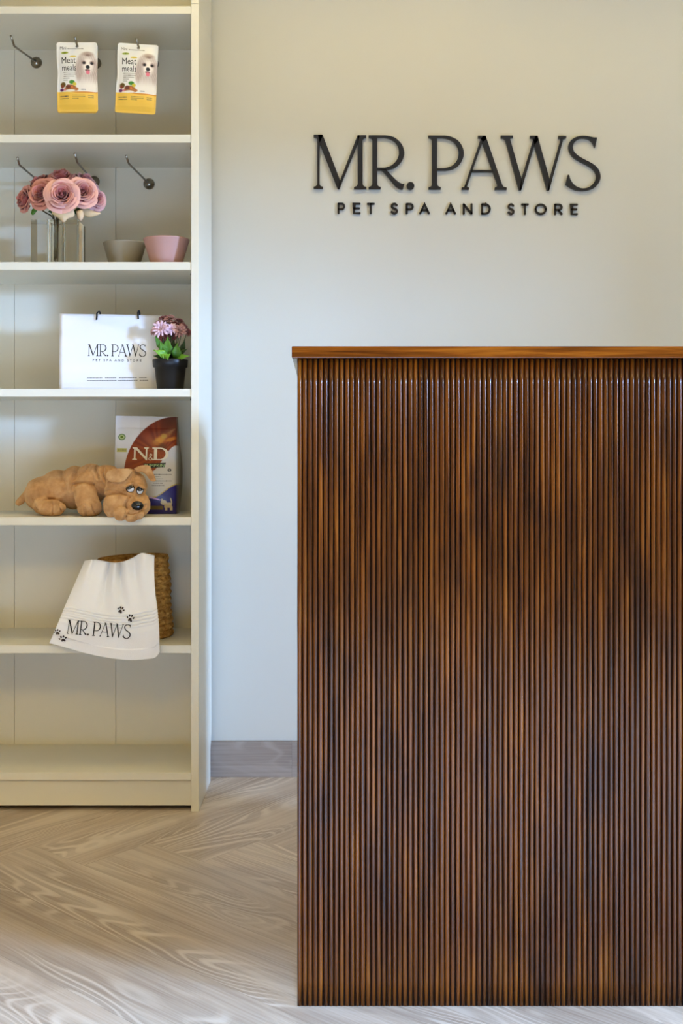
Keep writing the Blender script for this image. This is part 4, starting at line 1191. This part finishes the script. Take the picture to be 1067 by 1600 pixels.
for (px, py, rx, ry, ro, dx) in ((202.8, 763.2, 7.0, 6.2, -0.1, .3), (218.4, 765.6, 6.0, 7.4, 0.35, -.2)):
    c = P(px, py, 2.868); s = 2.868/F; R_ = Matrix.Rotation(ro, 3, 'Y')
    bm = bmesh.new(); ell(bm, c+Vector((0, 0.004, 0)), (rx*s, 0.006, ry*s), R_); e = obj('eye', bm, M_eyeb, dog, True)
    bm = bmesh.new(); ell(bm, c+R_@Vector((0.0012 if px < 210 else 0.0008, 0.0022, -0.0016)), (rx*s*.80, 0.0056, ry*s*.74), R_); obj('eye_white', bm, M_eyew, e, True)
    bm = bmesh.new(); ell(bm, c+R_@Vector((-0.0006, -0.0006, 0.0026)), (rx*s*.74, 0.0046, ry*s*.60), R_); obj('pupil', bm, M_eyeb, e, True)
    RL = Matrix.Rotation(-0.42 if px < 210 else 0.50, 3, 'Y'); bm = bmesh.new(); ell(bm, c+RL@Vector((0, 0.0030, 0.0088)), (rx*s*1.2, 0.0078, 0.0042), RL); obj('eyelid', bm, M_plush, e, True)
bm = bmesh.new(); ell(bm, P(214.6, 790.2, 2.842), (9.6*2.842/F, 0.009, 7.4*2.842/F), Matrix.Rotation(0.06, 3, 'Y'), 32, 20)
obj('nose', bm, M_eyeb, dog, True)

# ------------------------------------------------------------------ basket
M_grass = mat('woven_seagrass', rgb(140, 100, 50), 0.8, spec=0.3); t = NT(M_grass); v_ = t.coords()
t.col(t.ramp(t.noise(t.coords('Object', (1, 1, 2.5)), 55, 5, 0.7), [(0.3, rgb(96, 58, 22)), (0.44, rgb(184, 130, 62)), (0.66, rgb(230, 184, 104))]))
t.bump(t.noise(v_, 260, 4, 0.7), 0.8, 0.003)
fsz = SH['Fs'][1]+0.0004
bY_ = 3.008; bX_ = (214-533.5)*bY_/F
bk = thing('woven_basket', 'round brown seagrass basket under the white towel', 'basket', (bX_, bY_, fsz))
bm = bmesh.new(); NR, NA = 104, 180; HB = 0.2070; g = []
tiltM = Matrix.Rotation(math.radians(-2.5), 3, 'Y')
for j in range(NR):
    s = j/(NR-1); z = HB*s; coil = s*12.0
    f_ = abs(math.sin(coil*PI)); row = []; ri = int(coil)
    for k in range(NA):
        a = 2*PI*k/NA
        rad = 0.0945-0.002*s+0.0040*f_**0.6-0.004+0.0016*math.sin(a*30+ri*1.9+s*40)*f_+0.0015*math.sin(a*3+ri)
        x, y = rad*math.cos(a), rad*math.sin(a)
        row.append(bm.verts.new(Vector((bX_, bY_, fsz))+Vector((x-0.010*s, y, z+0.045*s*x))))
    g.append(row)
for a_, b_ in zip(g, g[1:]):
    for k in range(NA): bm.faces.new((a_[k], a_[(k+1) % NA], b_[(k+1) % NA], b_[k]))
# inner wall and floor
gi = []
for j, (rad, zf) in enumerate(((0.091, 1.0), (0.086, 0.995), (0.083, .9), (0.082, .4), (0.082, .03), (0.001, .03))):
    gi.append([bm.verts.new(Vector((bX_-0.010*zf, bY_, fsz))+Vector((rad*math.cos(2*PI*k/NA), rad*math.sin(2*PI*k/NA), HB*zf+0.045*zf*rad*math.cos(2*PI*k/NA)))) for k in range(NA)])
for k in range(NA): bm.faces.new((g[-1][k], g[-1][(k+1) % NA], gi[0][(k+1) % NA], gi[0][k]))
for a_, b_ in zip(gi, gi[1:]):
    for k in range(NA): bm.faces.new((a_[k], a_[(k+1) % NA], b_[(k+1) % NA], b_[k]))
bm.faces.new(g[0][::-1])
obj('basket_body', bm, M_grass, bk, True)

# ------------------------------------------------------------------ towel
M_terry = mat('white_terry', rgb(250, 250, 252), 0.95, spec=0.1, sheen=0.3); t = NT(M_terry)
t.bump(t.noise(t.coords(), 1000, 2, 0.7), 0.6, 0.0025)
tw = thing('towel', 'white terry towel embroidered MR. PAWS draped over the basket', 'towel', tuple(P(165, 1000, 2.86)))
def interp(pts, t):
    n_ = len(pts)-1; x = min(max(t, 0), 1)*n_; i = min(int(x), n_-1); f_ = x-i
    p0, p1, p2, p3 = pts[max(i-1, 0)], pts[i], pts[i+1], pts[min(i+2, n_)]
    return tuple(0.5*((2*b)+(-a+c)*f_+(2*a-5*b+4*c-d)*f_*f_+(-a+3*b-3*c+d)*f_**3) for a, b, c, d in zip(p0, p1, p2, p3))
TL = [(133, 877), (122, 902), (111, 927), (100, 952), (90, 976), (77, 1005)]
TR = [(241, 869), (241, 897), (242.5, 925), (246, 953), (248.5, 985), (249.5, 1019)]
TT = [(133, 877), (144, 875.5), (155, 876.5), (168, 879), (180, 880), (195, 877.5), (208, 872), (220, 865.5), (231, 866.5), (241, 869)]
TB = [(77, 1005), (97, 1010), (118, 1016), (145, 1023), (175, 1028.5), (205, 1031), (230, 1029.5), (243, 1027), (249.5, 1019)]
def tpx(u, v):
    l = interp(TL, v); r = interp(TR, v); tp = interp(TT, u); bt = interp(TB, u)
    base = tuple(l[i]+(r[i]-l[i])*u for i in (0, 1))
    t0 = tuple(TT[0][i]+(TT[-1][i]-TT[0][i])*u for i in (0, 1)); b0_ = tuple(TB[0][i]+(TB[-1][i]-TB[0][i])*u for i in (0, 1))
    return tuple(base[i]+(tp[i]-t0[i])*(1-v)+(bt[i]-b0_[i])*v for i in (0, 1))
def tY(u, v):
    px, py = tpx(u, v)
    # drapes off the rim, then out past the shelf edge
    y = 2.900-0.050*(v/0.76 if v < .76 else 1.0)
    y += 0.018*max(0, (0.28-u)/0.28)**2*(1-v)
    fold = 0
    for uc, wd_, am, end, sl in ((0.10, .05, .006, .8, .05), (0.36, .028, -.010, .75, .06), (0.44, .03, .008, .75, .10), (0.50, .022, -.009, .6, .14), (0.58, .04, .006, .7, .10), (0.68, .03, -.005, .5, .10), (0.82, .07, .005, .7, .0)):
        fold -= 2.0*am*math.exp(-((u-uc-sl*v)/(wd_*(1+1.8*v)))**2)*max(0, 1-v/end)**1.1
    # shallow waves lower down
    fold -= 0.0050*math.sin(u*7.2+0.6)*v*(0.4+0.6*(v<0.9))+0.0015*math.sin(u*17+v*4)*v
    # woven border ridges
    rv = (v-0.56)/0.155
    if 0 < rv < 1: fold -= 0.0032*abs(math.sin(rv*PI*5))-0.001
    y += fold
    return min(y, 2.8565+0.09*max(0, min(1, (0.80-v)/0.22)))
def tsurf(u, v, off=0.0):
    px, py = tpx(u, v); return P(px, py, tY(u, v)-off)
bm = bmesh.new(); NU, NV = 150, 190; g = []
for j in range(-10, NV+1):
    row = []
    for i in range(NU+1):
        u = i/NU
        if j >= 0: p = tsurf(u, j/NV)
        else:      # over the rim and down inside the basket
            k = -j/10; p0 = tsurf(u, 0)
            p = p0+Vector((0.012*k*(0.5-u), 0.028*math.sin(k*PI/2), -0.001-0.035*k*k+0.003*math.sin(k*PI)))
        row.append(bm.verts.new(p))
    g.append(row)
for a_, b_ in zip(g, g[1:]):
    for i in range(NU): bm.faces.new((a_[i], a_[i+1], b_[i+1], b_[i]))
to = obj('cloth', bm, M_terry, tw, True); so = to.modifiers.new('s', 'SOLIDIFY'); so.thickness = 0.0035; so.offset = 0
def inv(px, py):
    u, v = 0.5, 0.6
    for _ in range(14):
        x, y = tpx(u, v); x1, y1 = tpx(u+.002, v); x2, y2 = tpx(u, v+.002)
        a, c = (x1-x)/.002, (y1-y)/.002; b, d = (x2-x)/.002, (y2-y)/.002
        det = a*d-b*c; ex, ey = px-x, py-y
        u += (ex*d-b*ey)/det; v += (a*ey-c*ex)/det
        u = min(max(u, 0), 1); v = min(max(v, 0), 1)
    return u, v
def towelmap(px, py, h):
    u, v = inv(px, py); return tsurf(u, v, 0.0048+h)
M_thread = noisy('black_thread', rgb(26, 20, 20), rgb(14, 10, 12), 300, 0.3, 600, rough=0.6)
bm = bmesh.new(); k = 100.0/450
def tl(x, y, h):
    X = (x-490)*k; Y = (y-210)*0.222; Y2 = Y*1.18
    return towelmap(106.5+X*.998-Y2*0.10*0+(-Y2*0.12), 968.0+X*0.075+Y2, h)
for ch in 'MR.PAWS':
    for q_ in GL[ch]: flat_poly(bm, q_, tl, None, 0.0)
obj('embroidered_lettering', bm, M_thread, tw, recalc=False)
M_brown = noisy('brown_thread', rgb(46, 24, 22), rgb(34, 18, 16), 300, rough=0.6)
for cx, cy, r, ro in ((188.5, 953.5, 6.3, 0.45), (203.5, 966.5, 6.8, 0.30), (89.3, 988.0, 6.4, -0.1), (98.3, 998.6, 7.2, -0.12)):
    bm = bmesh.new(); c_, s_ = math.cos(ro), math.sin(ro); sq_ = 0.78 if cx < 150 else 1
    def pm(x, y, h): return towelmap(cx+(x*c_-y*s_*1)*r, cy+(x*s_+y*c_)*r*sq_, h)
    flat_poly(bm, smooth_path([(-.42,.35),(-.2,-.05),(.15,-.1),(.42,.2),(.55,.6),(.3,.72),(.02,.55),(-.3,.7),(-.42,.35)],3)[:-1], pm, None, 0)
    for tx, ty, rr_, ro2 in ((-.72, -.12, .17, -.5), (-.34, -.62, .19, -.2), (.2, -.70, .19, .1), (.68, -.30, .18, .5)):
        flat_poly(bm, circle(tx, ty, rr_, rr_*1.55, 14, ro2), pm, None, 0)
    obj('embroidered_paw_print', bm, M_brown, tw, recalc=False)
